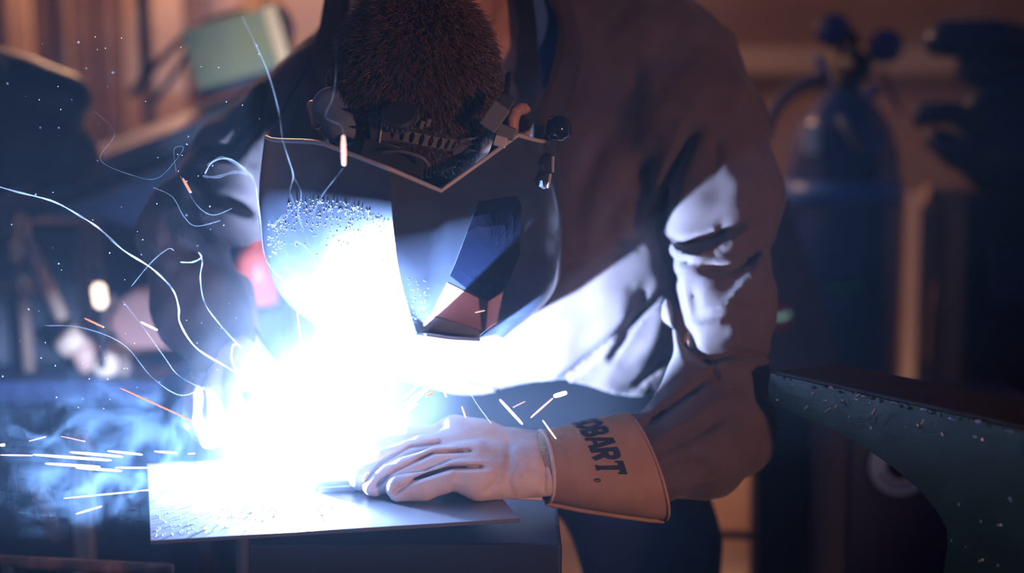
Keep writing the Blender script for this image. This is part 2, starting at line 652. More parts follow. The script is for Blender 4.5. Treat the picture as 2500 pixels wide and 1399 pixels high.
e = empty('side_bench', (P(150, 950, 2.55).x, 2.6, 0), 'dark navy bench along the left carrying the grinder', 'bench')
zt = P(200, 915, 2.45).z - 0.002
bx = P(180, 900, 2.6).x
box('bench_top', (bx - 0.13, 2.62, zt - 0.0185), (0.62, 0.42, 0.035), m_navy, e)
for sx in (-0.41, 0.15):
    for sy in (2.46, 2.78):
        box('leg', (bx + sx, sy, (zt - 0.038) / 2), (0.04, 0.04, zt - 0.038), m_navy, e)
box('back_panel', (bx - 0.13, 2.82, zt / 2), (0.6, 0.02, zt - 0.06), m_navy, e)

# lower left: tan post, red strut and rusty rail beyond the smoke
o = box('timber_post', (P(202, 1200, 2.2).x, 2.2, 0.46), (0.022, 0.03, 0.92), m_tan, bevel=0.003)
o.location.z = P(202, 1055, 2.2).z - 0.46
tag(o, 'tan timber post standing in the smoke at lower left', 'post')
o = tube('red_strut', [P(92, 1180, 2.15), P(142, 1320, 2.15)], 0.010, m_red)
tag(o, 'short red slanting strut left of the tan post', 'strut')
e = empty('rusty_rail', P(200, 1372, 1.75), 'rust brown flat rail crossing the bottom left corner', 'rail')
tube('rail_bar', [P(-80, 1366, 1.75), P(420, 1392, 1.72)], 0.007, mat('rust', (0.20, 0.09, 0.06), 0.8, noise=((0.1, 0.05, 0.04), 40, 0.4, 0.6)), e)
for px in (20, 380):
    p = P(px, 1380, 1.74)
    tube('rail_post', [p, (p.x, p.y, 0)], 0.006, m_dark, e)
e = empty('red_canister', P(632, 760, 2.7), 'coral red canister glimpsed between the left sleeve and the helmet', 'canister')
lathe('tank', P(632, 745, 2.7), (0, 0, 1), [(0, 0.02), (0.005, 0.034), (0.075, 0.034), (0.092, 0.024), (0.10, 0.012)],
      mat('coral red', (0.85, 0.14, 0.09), 0.4), e, n=24)
lathe('valve', P(628, 600, 2.7), (0, 0, 1), [(0, 0.010), (0.02, 0.010), (0.022, 0.016), (0.03, 0.016)], mat('coral red', (0.8, 0.16, 0.1)), e, n=16)
box('plinth', (P(632, 760, 2.7).x, 2.72, P(632, 752, 2.7).z / 2), (0.10, 0.12, P(632, 752, 2.7).z), m_navy, e)

# ================================================================== BACKGROUND, right: gas cylinder and machines
m_cyl = mat('blue black cylinder', (0.02, 0.05, 0.24), 0.25, coat=0.4)
m_gauge = mat('gauge face', (0.08, 0.14, 0.45), 0.5)
CYL = P(2052, 700, 3.3)
cx, cy = CYL.x, CYL.y
e = empty('gas_cylinder', (cx, cy, 0), 'tall blue-black gas cylinder with a twin gauge regulator', 'gas cylinder')
zt = P(2050, 215, 3.3).z
R0 = 0.118
prof = [(0, R0 * .94), (0.01, R0), (zt - 0.235, R0), (zt - 0.19, R0 * .985), (zt - 0.13, R0 * .93), (zt - 0.08, R0 * .80),
        (zt - 0.045, R0 * .62), (zt - 0.015, R0 * .38), (zt, R0 * .26)]
lathe('cylinder_body', (cx, cy, 0), (0, 0, 1), prof, m_cyl, e, n=48)
zc = P(2050, 500, 3.3).z
lathe('shoulder_band', (cx, cy, zc), (0, 0, 1), [(0, R0 + .001), (0.0, R0 + .002), (0.05, R0 + .002), (0.05, R0 + .001)], mat('blue band', (0.08, 0.25, 0.85), 0.35), e, n=48)
zg = P(2060, 700, 3.2).z


def cyl_label(name, px0, px1, py0, py1, m, sag, lab=None, Yc=3.3):
    bm = bmesh.new()
    n = 12
    rows = []
    for j in (0, 1):
        row = []
        for i in range(n + 1):
            px = px0 + (px1 - px0) * i / n
            x = (px - CX) / F * (cy - R0 * .8)
            a = math.asin(max(-1, min(1, (x - cx) / R0)))
            y = cy - math.cos(a) * (R0 + 0.0015)
            z = P(px, (py0, py1)[j] + sag * (1 - (2 * i / n - 1) ** 2), y).z
            row.append(bm.verts.new((cx + math.sin(a) * (R0 + 0.0015), y, z)))
        rows.append(row)
    for i in range(n):
        bm.faces.new((rows[0][i], rows[0][i + 1], rows[1][i + 1], rows[1][i]))
    o = put(name, bm, m, e)
    if lab:
        o['label'] = lab


cyl_label('green_stripe', 2022, 2100, 692, 704, mat('green sticker', (0.05, 0.42, 0.25), 0.5), 6, 'green curved stripe')
for (x0, x1, y0, y1, c) in ((1965, 2000, 300, 372, (0.3, 0.55, 1.0)), (2030, 2090, 440, 480, (0.12, 0.25, 0.8)), (2098, 2142, 310, 372, (0.08, 0.16, 0.6)),
                            (1975, 2015, 435, 452, (0.12, 0.16, 0.5))):
    cyl_label('blue_glint', x0, x1, y0, y1, mat('glint blue %d' % x0, c, 0.5), 4)  # blue patches painted as the highlights on the cylinder
# valve and regulator
vz = zt
lathe('valve_body', (cx, cy, vz - 0.01), (0, 0, 1), [(0, 0.03), (0.03, 0.03), (0.035, 0.02), (0.09, 0.02), (0.10, 0.026), (0.12, 0.026)], m_navy, e, n=20)
reg = P(2085, 165, 3.26)
lathe('regulator_body', reg + Vector((0, 0.04, 0)), (0, -1, 0), [(0, 0.03), (0.03, 0.034), (0.06, 0.034), (0.08, 0.022), (0.1, 0.012)], m_navy, e, n=24)
tube('regulator_stem', [P(2075, 200, 3.28), P(2080, 120, 3.28), P(2085, 95, 3.28)], 0.014, m_navy, e)
for (gx, gy) in ((2035, 76), (2162, 113)):
    gc = P(gx, gy, 3.22)
    g = lathe('gauge', gc + Vector((0, 0.02, 0)), (0, -1, 0), [(0, 0.02), (0.002, 0.034), (0.024, 0.034), (0.026, 0.031), (0.0262, 0.029)], mat('gauge case', (0.03, 0.05, 0.16), 0.3, coat=0.4), e, n=28)
    f = lathe('dial_face', gc + Vector((0, -0.0055, 0)), (0, -1, 0), [(0, 0.029), (0.0012, 0.029)], m_gauge, g, n=28)
    tube('needle', [gc + Vector((0.006, -0.0085, -0.006)), gc + Vector((-0.014, -0.0085, 0.014))], 0.0012, m_dark, g, n=6)
tube('gauge_stem', [P(2035, 76, 3.24), P(2075, 75, 3.25), P(2090, 110, 3.26)], 0.008, m_navy, e)
tube('gauge_stem', [P(2162, 113, 3.24), P(2120, 140, 3.25), P(2095, 160, 3.26)], 0.008, m_navy, e)
m_paleb = mat('pale blue plastic', (0.25, 0.42, 0.85), 0.4)
tube('shutoff_lever', spline([P(1992, 140, 3.2), P(2008, 165, 3.2), P(2022, 215, 3.2)], 6), 0.010, m_paleb, e)
tube('wrench', [P(2052, 285, 3.14), P(2100, 372, 3.14)], [0.010, 0.007], mat('wrench steel', (0.30, 0.38, 0.42), 0.4, 0.5), e)
tube('chain', spline([P(2150, 170, 3.3), P(2172, 220, 3.32), P(2195, 270, 3.36)], 6), 0.007, m_woodd, e)
tube('outlet', [P(2110, 232, 3.2), P(2146, 222, 3.2)], 0.010, mat('outlet blue', (0.06, 0.1, 0.4), 0.4), e)
o = tube('gas_hose', spline([P(2012, 190, 3.2), P(1960, 205, 3.18), P(1905, 250, 3.12), P(1876, 300, 3.05), P(1850, 420, 3.0), P(1840, 700, 2.95)], 8),
         0.013, mat('grey blue hose', (0.20, 0.24, 0.34), 0.5), n=12)
tag(o, 'grey-blue gas hose curving from the regulator behind the shoulder', 'hose')

# dark maroon board leaning beside the cylinder, with a red reflector
e = empty('leaning_board', (P(1900, 900, 2.75).x, 2.75, 0), 'dark maroon board leaning between the sleeve and the gas cylinder', 'board')
bm = bmesh.new()
q = [P(1700, 400, 2.85), P(1893, 400, 2.85), P(2062, 905, 2.72), P(2085, 1020, 2.68), P(1700, 1020, 2.68)]
f0 = [bm.verts.new(p) for p in q]
f1 = [bm.verts.new(p + Vector((0, 0.02, 0.004))) for p in q]
bm.faces.new(f0)
bm.faces.new(f1[::-1])
for i in range(5):
    bm.faces.new((f0[i], f0[(i + 1) % 5], f1[(i + 1) % 5], f1[i]))
put('board_face', bm, mat('maroon board', (0.045, 0.022, 0.028), 0.7, noise=((0.03, 0.016, 0.024), 8, 0.4, 0.6)), e)
lathe('tail_reflector', P(1902, 772, 2.74), (0, -1, 0.15), [(0, 0.022), (0.006, 0.021), (0.010, 0.014), (0.011, 0.002)], mat('red plastic', (0.42, 0.03, 0.05), 0.35), e, n=24)
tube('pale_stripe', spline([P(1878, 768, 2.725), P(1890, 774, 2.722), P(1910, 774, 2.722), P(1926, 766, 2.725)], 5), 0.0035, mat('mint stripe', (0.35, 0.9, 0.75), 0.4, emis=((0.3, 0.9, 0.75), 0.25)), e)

# grey panel; a tan block stands in for its warm-lit corner
e = empty('cabinet_panel', (P(2285, 900, 3.6).x, 3.6, 0), 'grey cabinet panel beside the gas cylinder', 'cabinet')
pc = P(2285, 690, 3.6)
zt2 = P(2285, 470, 3.6).z
box('panel', (pc.x, 3.62, zt2 / 2), (0.10, 0.12, zt2), mat('warm grey enamel', (0.30, 0.25, 0.27), 0.6), e)
tube('conduit', spline([P(2340, 655, 3.54), P(2305, 670, 3.54), P(2280, 760, 3.54), P(2270, 880, 3.54)], 6), 0.012, m_woodd, e)
o = box('lit_corner', P(2285, 482, 3.55), (0.055, 0.05, 0.045), m_wood, R=Matrix.Rotation(0.2, 3, 'Y'), bevel=0.006)
tag(o, 'small tan block added as the warm-lit top corner of the grey cabinet', 'block')

# bandsaw-like dark machine at the right edge
e = empty('band_saw', (P(2450, 900, 3.0).x, 3.0, 0), 'dark bulky machine with a round wheel guard at the right edge', 'machine')
m_mac = mat('machine black blue', (0.012, 0.022, 0.07), 0.4)
tube('motor_housing', [P(2262, 112, 3.0), P(2300, 95, 3.0), P(2420, 95, 3.0), P(2560, 120, 3.0)], [0.018, 0.034, 0.036, 0.036], m_mac, e, n=20)
tube('lower_arm', [P(2335, 170, 3.0), P(2400, 165, 3.0), P(2580, 160, 3.0)], [0.016, 0.030, 0.034], m_mac, e, n=20)
box('arm_block', P(2450, 140, 3.02), (0.16, 0.08, 0.10), m_mac, e, bevel=0.012)
lathe('wheel_guard', P(2480, 330, 3.0), (0, -1, 0), [(-0.05, 0.10), (-0.04, 0.115), (0.03, 0.115), (0.045, 0.10), (0.05, 0.06), (0.05, 0.001)], m_mac, e, n=40)
tube('handle', [P(2235, 280, 2.97), P(2320, 275, 2.97), P(2400, 300, 2.97)], [0.024, 0.020, 0.026], m_mac, e, n=16)
tube('knuckle', [P(2270, 330, 2.98), P(2330, 370, 2.98), P(2420, 400, 2.98)], [0.02, 0.03, 0.04], m_mac, e, n=16)
box('column', (P(2430, 600, 3.0).x + 0.05, 3.05, P(2430, 470, 3.0).z / 2), (0.24, 0.2, P(2430, 470, 3.0).z), mat('deep navy enamel', (0.012, 0.02, 0.06), 0.5), e, bevel=0.01)
box('control_plate', P(2465, 675, 2.93), (0.07, 0.01, 0.098), mat('navy plate', (0.03, 0.05, 0.16), 0.4), e)

# welding machine with round dial below the anvil horn
e = empty('welding_machine', (P(2200, 1399, 2.3).x, 2.4, 0), 'navy welding power source with a pale round dial under the anvil', 'machine')
zt3 = P(2200, 1010, 2.3).z
x0, x1 = P(2066, 1200, 2.28).x, P(2600, 1200, 2.28).x
box('case', ((x0 + x1) / 2, 2.43, zt3 / 2), (x1 - x0, 0.3, zt3), mat('case navy', (0.018, 0.032, 0.11), 0.45), e, bevel=0.008)
dc = P(2196, 1135, 2.275)
dl = lathe('dial', dc, (0, -1, 0), [(0, 0.044), (0.004, 0.044), (0.005, 0.041)], mat('dial plate', (0.42, 0.66, 1.0), 0.45), e, n=40)
lathe('dial_knob', dc + Vector((0, -0.004, 0)), (0, -1, 0), [(0, 0.020), (0.012, 0.017), (0.013, 0.002)], m_navy, dl, n=14)
for k in range(7):
    a = math.radians(-30 - k * 20)
    box('tick', dc + Vector((math.cos(a) * 0.030, -0.006, math.sin(a) * 0.030)), (0.010, 0.002, 0.003), m_navy, dl, R=Matrix.Rotation(-a, 3, 'Y'), bevel=0)

# post and crossbar in front of the lit wall, lower right
e = empty('stand_frame', (P(1900, 1399, 2.6).x, 2.6, 0), 'black upright stand frame with a crossbar before the lit floor', 'stand')
xa, xb = P(1848, 1200, 2.3).x, P(2072, 1200, 2.3).x
zz = P(1900, 1018, 2.68).z
xa, xb = P(1848, 1200, 2.62).x, P(2072, 1200, 2.62).x
box('upright', ((xa + xb) / 2, 2.66, zz / 2), (xb - xa, 0.08, zz), mat('black navy', (0.012, 0.014, 0.03), 0.6), e)
tube('crossbar', [P(1690, 1302, 2.66), P(1860, 1309, 2.66)], 0.0072, m_dark, e)

# ================================================================== WELDING TABLE, PLATE, WORKPIECE
m_plate = mat('mill steel', (0.145, 0.148, 0.18), 0.36, 0.35, noise=((0.115, 0.118, 0.145), 14, 0.4, 0.62), bump=(220, 0.12, 0.001))
h = 0.40
c_fl = Vector((-0.324, 1.431, 0))
c_fr = Vector((0.008, 1.508, 0))
ex = (c_fr - c_fl).normalized()
ey = Vector((-ex.y, ex.x, 0))
PW, PD, PT = (c_fr - c_fl).length, 0.312, 0.004
Rp = Matrix((ex, ey, Vector((0, 0, 1)))).transposed()
pc = c_fl + ex * PW / 2 + ey * PD / 2 + Vector((0, 0, 0.90 - PT / 2))
o = box('steel_plate', pc, (PW, PD, PT), m_plate, R=Rp, bevel=0.0006)
tag(o, 'thin square steel plate being welded under the gloved hand', 'plate')

e = empty('welding_table', (pc.x, pc.y, 0), 'narrow dark steel welding table under the plate', 'table')
m_tab = mat('table steel', (0.05, 0.06, 0.09), 0.5, 0.3, noise=((0.03, 0.035, 0.06), 20, 0.4, 0.6))
cc = pc + ey * 0.03
box('table_top', Vector((cc.x + 0.01, cc.y, 0.884)), (0.20, 0.18, 0.024), m_tab, e, R=Rp, bevel=0.002)
m_cab = mat('cabinet paint', (0.010, 0.018, 0.045), 0.6)
xl, xr = P(600, 1380, 1.53).x, P(1372, 1380, 1.53).x
cb_ = box('base_cabinet', ((xl + xr) / 2, 1.67, 0.436), (xr - xl, 0.28, 0.866), m_cab, e, bevel=0.004)
for k in range(2):
    w_ = (xr - xl) / 2
    d_ = box('door', (xl + w_ * (k + .5), 1.527, 0.40), (w_ - 0.012, 0.012, 0.72), m_cab, e, bevel=0.002)
    tube('door_handle', [(xl + w_ + (0.03 if k else -0.03), 1.514, 0.62), (xl + w_ + (0.03 if k else -0.03), 1.514, 0.70)], 0.004, m_steel, d_)
pr = P(592, 1370, 1.47)
tube('support_rod', [(pr.x, pr.y, 0.8955), (pr.x, pr.y, 0.0)], 0.006, m_steel, e, n=12)

# piece held against the plate
wp = P(800, 1188, 1.628)
e = empty('steel_bar', (wp.x, wp.y, 0.9), 'short square steel bar held down by the gloved fingers beside the arc', 'bar')
box('bar', Vector((wp.x + 0.009, wp.y - 0.001, 0.9049)), (0.050, 0.016, 0.0095), mat('bar steel', (0.10, 0.11, 0.13), 0.4, 0.6), e, R=Rp, bevel=0.001)
box('foot_strip', Vector((wp.x + 0.018, wp.y - 0.013, 0.9031)), (0.05, 0.012, 0.005), mat('bar steel'), e, R=Rp, bevel=0.0006)

# ================================================================== ANVIL
m_anv = bpy.data.materials.new('green chipped paint')
m_anv.use_nodes = True
nt = m_anv.node_tree
b = nt.nodes['Principled BSDF']
tc = nt.nodes.new('ShaderNodeTexCoord')
mp = nt.nodes.new('ShaderNodeMapping')
mp.inputs['Scale'].default_value = (1.0, 1.0, 1.0)
nt.links.new(tc.outputs['Object'], mp.inputs['Vector'])
n1 = nt.nodes.new('ShaderNodeTexNoise')
n1.inputs['Scale'].default_value = 120
n1.inputs['Detail'].default_value = 2
n2 = nt.nodes.new('ShaderNodeTexNoise')
n2.inputs['Scale'].default_value = 18
n2.inputs['Detail'].default_value = 6
for n in (n1, n2):
    nt.links.new(mp.outputs['Vector'], n.inputs['Vector'])
r1 = nt.nodes.new('ShaderNodeMapRange')
r1.inputs['From Min'].default_value = 0.745
r1.inputs['From Max'].default_value = 0.77
nt.links.new(n1.outputs['Fac'], r1.inputs['Value'])
r2 = nt.nodes.new('ShaderNodeMapRange')
r2.inputs['From Min'].default_value = 0.3
r2.inputs['From Max'].default_value = 0.7
nt.links.new(n2.outputs['Fac'], r2.inputs['Value'])
mA = nt.nodes.new('ShaderNodeMix'); mA.data_type = 'RGBA'
mA.inputs['A'].default_value = (0.012, 0.045, 0.034, 1)
mA.inputs['B'].default_value = (0.022, 0.070, 0.055, 1)
nt.links.new(r2.outputs['Result'], mA.inputs['Factor'])
mB = nt.nodes.new('ShaderNodeMix'); mB.data_type = 'RGBA'
mB.inputs['B'].default_value = (0.45, 0.55, 0.6, 1)
nt.links.new(mA.outputs['Result'], mB.inputs['A'])
nt.links.new(r1.outputs['Result'], mB.inputs['Factor'])
nt.links.new(mB.outputs['Result'], b.inputs['Base Color'])
b.inputs['Roughness'].default_value = 0.38
bpn = nt.nodes.new('ShaderNodeBump')
bpn.inputs['Strength'].default_value = 0.35
bpn.inputs['Distance'].default_value = 0.004
nt.links.new(n2.outputs['Fac'], bpn.inputs['Height'])
nt.links.new(bpn.outputs['Normal'], b.inputs['Normal'])

za = 1.01
A0 = Vector(((1880 - CX) / F * 1.686 / 1.0, 1.70, za))
hh = CAM.z - za


def on_z(px, py, z):
    p = P(px, py, 1.0) - CAM
    return CAM + p * ((z - CAM.z) / p.z)


A0 = on_z(1880, 912, za)
A1 = on_z(2500, 1052, za)
adir = (A1 - A0).normalized()
aperp = Vector((-adir.y, adir.x, 0))
if aperp.y < 0:
    aperp = -aperp
anrm = -aperp


def on_side(px, py, off=0.0):
    """point of the anvil's near side plane seen at (px, py)"""
    d = P(px, py, 1.0) - CAM
    o_ = A0 + anrm * off
    return CAM + d * ((o_ - CAM).dot(anrm) / d.dot(anrm))


outline = [(1881, 912), (1874, 945), (1876, 986), (1960, 1020), (2040, 1052), (2110, 1092), (2180, 1140), (2240, 1192), (2285, 1245),
           (2312, 1292), (2314, 1330), (2303, 1399)]
pts = [on_side(x, y) for x, y in outline]
zfoot = pts[-1].z
s_end = (pts[-1] - A0).dot(adir)
LEN = 0.46
low = A0 + adir * s_end
prof2 = [((p - A0).dot(adir), p.z) for p in pts]
prof2 += [(s_end - 0.015, zfoot - 0.03), (s_end - 0.06, zfoot - 0.055), (s_end - 0.065, zfoot - 0.085),
          (LEN - 0.02, zfoot - 0.085), (LEN - 0.02, zfoot - 0.055), (LEN - 0.07, zfoot - 0.03), (LEN - 0.09, zfoot + 0.03),
          (LEN - 0.06, zfoot + 0.08), (LEN, za - 0.05), (LEN + 0.01, za)]
e = empty('anvil', A0 + adir * 0.25 + aperp * 0.045, 'chipped green painted anvil in the right foreground', 'anvil')
e.location.z = zfoot - 0.085
bm = bmesh.new()
TH = 0.092
fa, fb = [], []
for i, (s, z) in enumerate(prof2):
    base = A0 + adir * s
    t = max(0, min(1, (za - z) / (za - zfoot)))
    inset = 0.0
    fa.append(bm.verts.new(Vector((base.x, base.y, z)) + aperp * inset))
    fb.append(bm.verts.new(Vector((base.x, base.y, z)) + aperp * (TH - inset)))
n = len(fa)
bm.faces.new(fa)
bm.faces.new(fb[::-1])
for i in range(n):
    bm.faces.new((fa[i], fb[i], fb[(i + 1) % n], fa[(i + 1) % n]))
bmesh.ops.bevel(bm, geom=[ed for ed in bm.edges if ed.calc_face_angle(0) > 0.7], offset=0.003, segments=2, affect='EDGES')
bmesh.ops.triangulate(bm, faces=[f for f in bm.faces if len(f.verts) > 4])
put('anvil_body', bm, m_anv, e)
bm = bmesh.new()
Ra = Matrix((adir, aperp, Vector((0, 0, 1)))).transposed()
add_box(bm, A0 + adir * (LEN / 2 + 0.003) + aperp * (TH / 2) + Vector((0, 0, 0.0010)), (LEN - 0.006, TH - 0.006, 0.006), Ra, 0.0015)
put('face_plate', bm, mat('rusty face', (0.055, 0.026, 0.022), 0.6, noise=((0.03, 0.02, 0.025), 30, 0.4, 0.6), bump=(90, 0.3, 0.002)), e)
# chips along the edge and bright nicks in the paint
chip_m = mat('bare chips', (0.42, 0.52, 0.60), 0.4, 0.4)
chips = [(2022, 1000, 26, -35), (2040, 992, 12, -60), (1968, 995, 14, -45), (2095, 965, 14, -30), (2132, 1005, 20, -55), (2252, 1030, 14, -60), (2126, 1045, 8, -50),
         (1897, 976, 6, 0), (2300, 1060, 10, 60), (2398, 1073, 8, 80), (2014, 977, 10, 0), (2090, 975, 10, 0), (1935, 938, 5, 0), (2055, 976, 10, 10),
         (2440, 1282, 14, -15), (2395, 1368, 16, -30), (2240, 1038, 8, 70), (2380, 1066, 12, 8), (1985, 960, 9, -40), (2120, 985, 12, -20)]
for (x, y, ln, ang) in chips:
    c = on_side(x, y, 0.0005)
    bm = bmesh.new()
    a = math.radians(ang)
    L2 = ln * PX(c.y)
    Rc = Ra @ Matrix.Rotation(a, 3, 'Y')
    add_box(bm, c, (L2, 0.0022, max(0.0016, L2 * 0.16)), Rc, 0.0005)
    put('paint_chip', bm, chip_m, e)
for k in range(26):
    t = k / 25
    x = 1890 + 600 * t + random.uniform(-8, 8)
    y = 912 + (x - 1880) * 140 / 620 + random.uniform(0, 10)
    c = on_side(x, y, 0.0)
    bm = bmesh.new()
    bmesh.ops.create_icosphere(bm, subdivisions=1, radius=1)
    sx, sz = random.uniform(0.002, 0.007), random.uniform(0.001, 0.0025)
    for v in bm.verts:
        v.co = c + Ra @ Vector((v.co.x * sx, v.co.y * 0.0018, v.co.z * sz))
    put('edge_burr', bm, m_anv if k % 3 else chip_m, e)
o = lathe('anvil_stump', Vector((e.location.x, e.location.y, 0)), (0, 0, 1), [(0, 0.20), (0.05, 0.19), (zfoot - 0.09, 0.185), (zfoot - 0.0855, 0.18)], m_woodd, n=30)
tag(o, 'round brown wood stump carrying the anvil', 'stump')

# ================================================================== PERSON
m_jacket = mat('brown work jacket', (0.130, 0.092, 0.088), 0.85, spec=0.25, sheen=0.15, noise=((0.110, 0.076, 0.074), 25, 0.35, 0.65), bump=(900, 0.25, 0.0008))
m_jeans = mat('blue jeans', (0.012, 0.020, 0.065), 0.9, bump=(700, 0.3, 0.0008))
m_skin = mat('skin', (0.62, 0.33, 0.23), 0.5, noise=((0.54, 0.26, 0.18), 60, 0.4, 0.6))

person = empty('person', (P(1250, 900, 2.02).x, 2.02, 0.0), 'person in a brown work jacket bent over the plate, welding', 'person')

# ---- head frame: lateral a (image right), up u (towards the crown), forward n (face)
HC = P(1018, 205, 1.645)
th = math.radians(56)
Rh = Matrix.Rotation(math.radians(-6), 3, 'Y') @ Matrix.Rotation(th, 3, 'X') @ Matrix.Rotation(math.radians(-8), 3, 'Z')
ha, hn, hu = Rh @ Vector((1, 0, 0)), Rh @ Vector((0, -1, 0)), Rh @ Vector((0, 0, 1))
RH = Matrix((ha, hn, hu)).transposed()


def H(a, n, u):
    return HC + ha * a + hn * n + hu * u


# ---- body: head, neck, trunk and arms as one continuous surface (mostly inside the clothes)
fb_ = Field((-0.50, 1.38, 0.80), (0.36, 2.22, 1.52), 0.0055)
fb_.ell(HC, (0.077, 0.094, 0.092), RH, 0.0)
fb_.ell(H(0, 0.030, -0.055), (0.058, 0.062, 0.075), RH, 0.03)        # face
fb_.ell(H(0, 0.060, -0.115), (0.030, 0.026, 0.026), RH, 0.03)        # chin
fb_.ell(H(0, 0.096, -0.055), (0.011, 0.018, 0.024), RH, 0.012)       # nose
for s in (-1, 1):
    fb_.ell(H(0.029 * s, 0.088, -0.022), (0.015, 0.010, 0.010), RH, 0.012, cut=True)   # eye sockets
    fb_.ell(H(0.029 * s, 0.078, -0.022), (0.0115, 0.0115, 0.0115), RH, 0.0)             # eyes
    fb_.ell(H(0.030 * s, 0.088, -0.004), (0.018, 0.008, 0.007), RH, 0.012)              # brow
fb_.ell(H(0, 0.090, -0.088), (0.022, 0.008, 0.006), RH, 0.006)       # lips
fb_.chain([H(0, -0.03, -0.06), P(1060, 20, 1.80), P(1090, 10, 1.93)], [0.058, 0.058, 0.07], 0.03)
SL, SR = P(1600, 190, 1.95), P(800, 310, 1.99)
fb_.chain([SL, P(1000 + 80, 60, 2.0), SR], [0.06, 0.08, 0.06], 0.04)
fb_.chain([P(1080, 60, 2.0), P(1230, 800, 2.06)], [0.11, 0.11], 0.06)
fb_.chain([SL, P(1765, 480, 1.845), P(1765, 1040, 1.72), P(1420, 1130, 1.625)], [0.055, 0.045, 0.034, 0.024], 0.02)
fb_.chain([SR, P(600, 430, 1.93), P(462, 570, 1.87), P(535, 830, 1.80)], [0.055, 0.045, 0.036, 0.026], 0.02)
body = fb_.build('body', m_skin, person)

# ears: helix ring, lobe and hollow
for s in (-1, 1):
    E0 = (0.098, 0.030, -0.036)
    fe = Field(tuple(H(E0[0] * s, E0[1], E0[2]) - Vector((0.055,) * 3)), tuple(H(E0[0] * s, E0[1], E0[2]) + Vector((0.055,) * 3)), 0.0017)
    rim = [H(s * (E0[0] + 0.010 * max(0, math.sin(t))), E0[1] + 0.004 - 0.021 * math.sin(t), E0[2] + 0.033 * math.cos(t)) for t in np.linspace(-0.5, 3.3, 12)]
    fe.chain(rim, [0.0055] * 12, 0.003)
    fe.ell(H((E0[0] + .002) * s, E0[1] + 0.004, E0[2] - 0.032), (0.008, 0.011, 0.012), RH, 0.005)
    fe.ell(H((E0[0] - .003) * s, E0[1] - 0.002, E0[2]), (0.007, 0.018, 0.029), RH, 0.004)
    fe.ell(H((E0[0] - .014) * s, E0[1], E0[2]), (0.018, 0.012, 0.022), RH, 0.004)
    fe.ell(H((E0[0] + .008) * s, E0[1] + 0.003, E0[2] - 0.006), (0.007, 0.009, 0.013), RH, 0.003, cut=True)
    fe.build('ear', m_skin, person)

# ---- hair: scalp cap and short strands
def scalp_ok(d):
    a, n, u = d
    if u < -0.62:
        return False
    if n > 0.35 and u < -0.05 - 0.25 * abs(a):
        return False
    if abs(a) > 0.80 and u < -0.15 and n > -0.35:
        return False
    return True


m_hair = mat('dark brown hair', (0.016, 0.009, 0.007), 0.8, spec=0.1)
SRAD = (0.0795, 0.0965, 0.0945)
capf = Field(tuple(HC - Vector((0.12, 0.12, 0.12))), tuple(HC + Vector((0.12, 0.12, 0.12))), 0.004)
capf.ell(HC, (0.0805, 0.0975, 0.0955), RH, 0.0)
capf.ell(H(0, 0.135, -0.115), (0.12, 0.10, 0.10), RH, 0.01, cut=True)
capf.ell(H(0, 0.0, -0.135), (0.15, 0.15, 0.055), RH, 0.01, cut=True)
hair = capf.build('hair', m_hair, person)
NS = 9500
vs, fs = [], []
k = 0
while k < NS:
    d = rng.normal(size=3)
    d /= np.linalg.norm(d)
    if not scalp_ok(d):
        continue
    a, n, u = d
    root = H(a * SRAD[0], n * SRAD[1], u * SRAD[2])
    nrm = (ha * (a / SRAD[0]) + hn * (n / SRAD[1]) + hu * (u / SRAD[2])).normalized()
    # growth sweeps away from the crown whorl towards the brow and the sides
    whorl = Vector((0.12, -0.62, 0.76))
    dd = Vector(d)
    t = dd - whorl
    t = t - dd * t.dot(dd)
    if t.length > 1e-6:
        t.normalize()
    flow = ha * t.x + hn * t.y + hu * t.z
    flow = (flow + Vector(rng.normal(size=3) * 0.42)).normalized()
    side = abs(a)
    ln = rng.uniform(0.012, 0.025) * (1 - 0.35 * side)
    d0 = (nrm * 0.75 + flow * 0.75).normalized()
    d1 = (nrm * 0.15 + flow).normalized()
    p0, p1, p2 = root - nrm * 0.002, root + d0 * ln * 0.55, root + d0 * ln * 0.55 + d1 * ln * 0.5
    x, y = frame_of(d0)
    base = len(vs)
    for p, r in ((p0, 0.00052), (p1, 0.00042)):
        for q in range(3):
            ang = 2.094 * q
            vs.append(p + x * (math.cos(ang) * r) + y * (math.sin(ang) * r))
    vs.append(p2)
    for q in range(3):
        q2 = (q + 1) % 3
        fs.append((base + q, base + q2, base + 3 + q2))
        fs.append((base + q, base + 3 + q2, base + 3 + q))
        fs.append((base + 3 + q, base + 3 + q2, base + 6))
    k += 1
o = put_np('hair_strands', np.array([tuple(v) for v in vs]), np.array(fs), mat('hair strand', (0.13, 0.062, 0.036), 0.26, spec=0.9), person)
o['kind'] = 'stuff'

# ---- jacket
fj = Field((-0.47, 1.50, 0.84), (0.36, 2.26, 1.52), 0.0042)
fj.chain([P(1470, 430, 2.005), P(1400, 850, 2.03)], [0.150, 0.140], 0.05)
fj.chain([P(1000, 430, 2.03), P(1060, 850, 2.06)], [0.145, 0.140], 0.05)
fj.chain([P(1200, 40, 2.04), SL], [0.13, 0.093], 0.05)
fj.chain([P(1150, 40, 2.04), SR], [0.13, 0.092], 0.05)
fj.chain([SL, P(1702, 320, 1.89), P(1760, 480, 1.845), P(1758, 720, 1.775), P(1772, 1030, 1.725)], [0.093, 0.076, 0.0625, 0.0515, 0.047], 0.03)
fj.chain([P(1776, 1062, 1.725), P(1700, 1095, 1.69), P(1560, 1124, 1.652), P(1470, 1132, 1.635)], [0.048, 0.047, 0.040, 0.031], 0.03)
fj.cone(P(1705, 965, 1.72), P(1630, 1050, 1.68), 0.038, 0.032, 0.03)
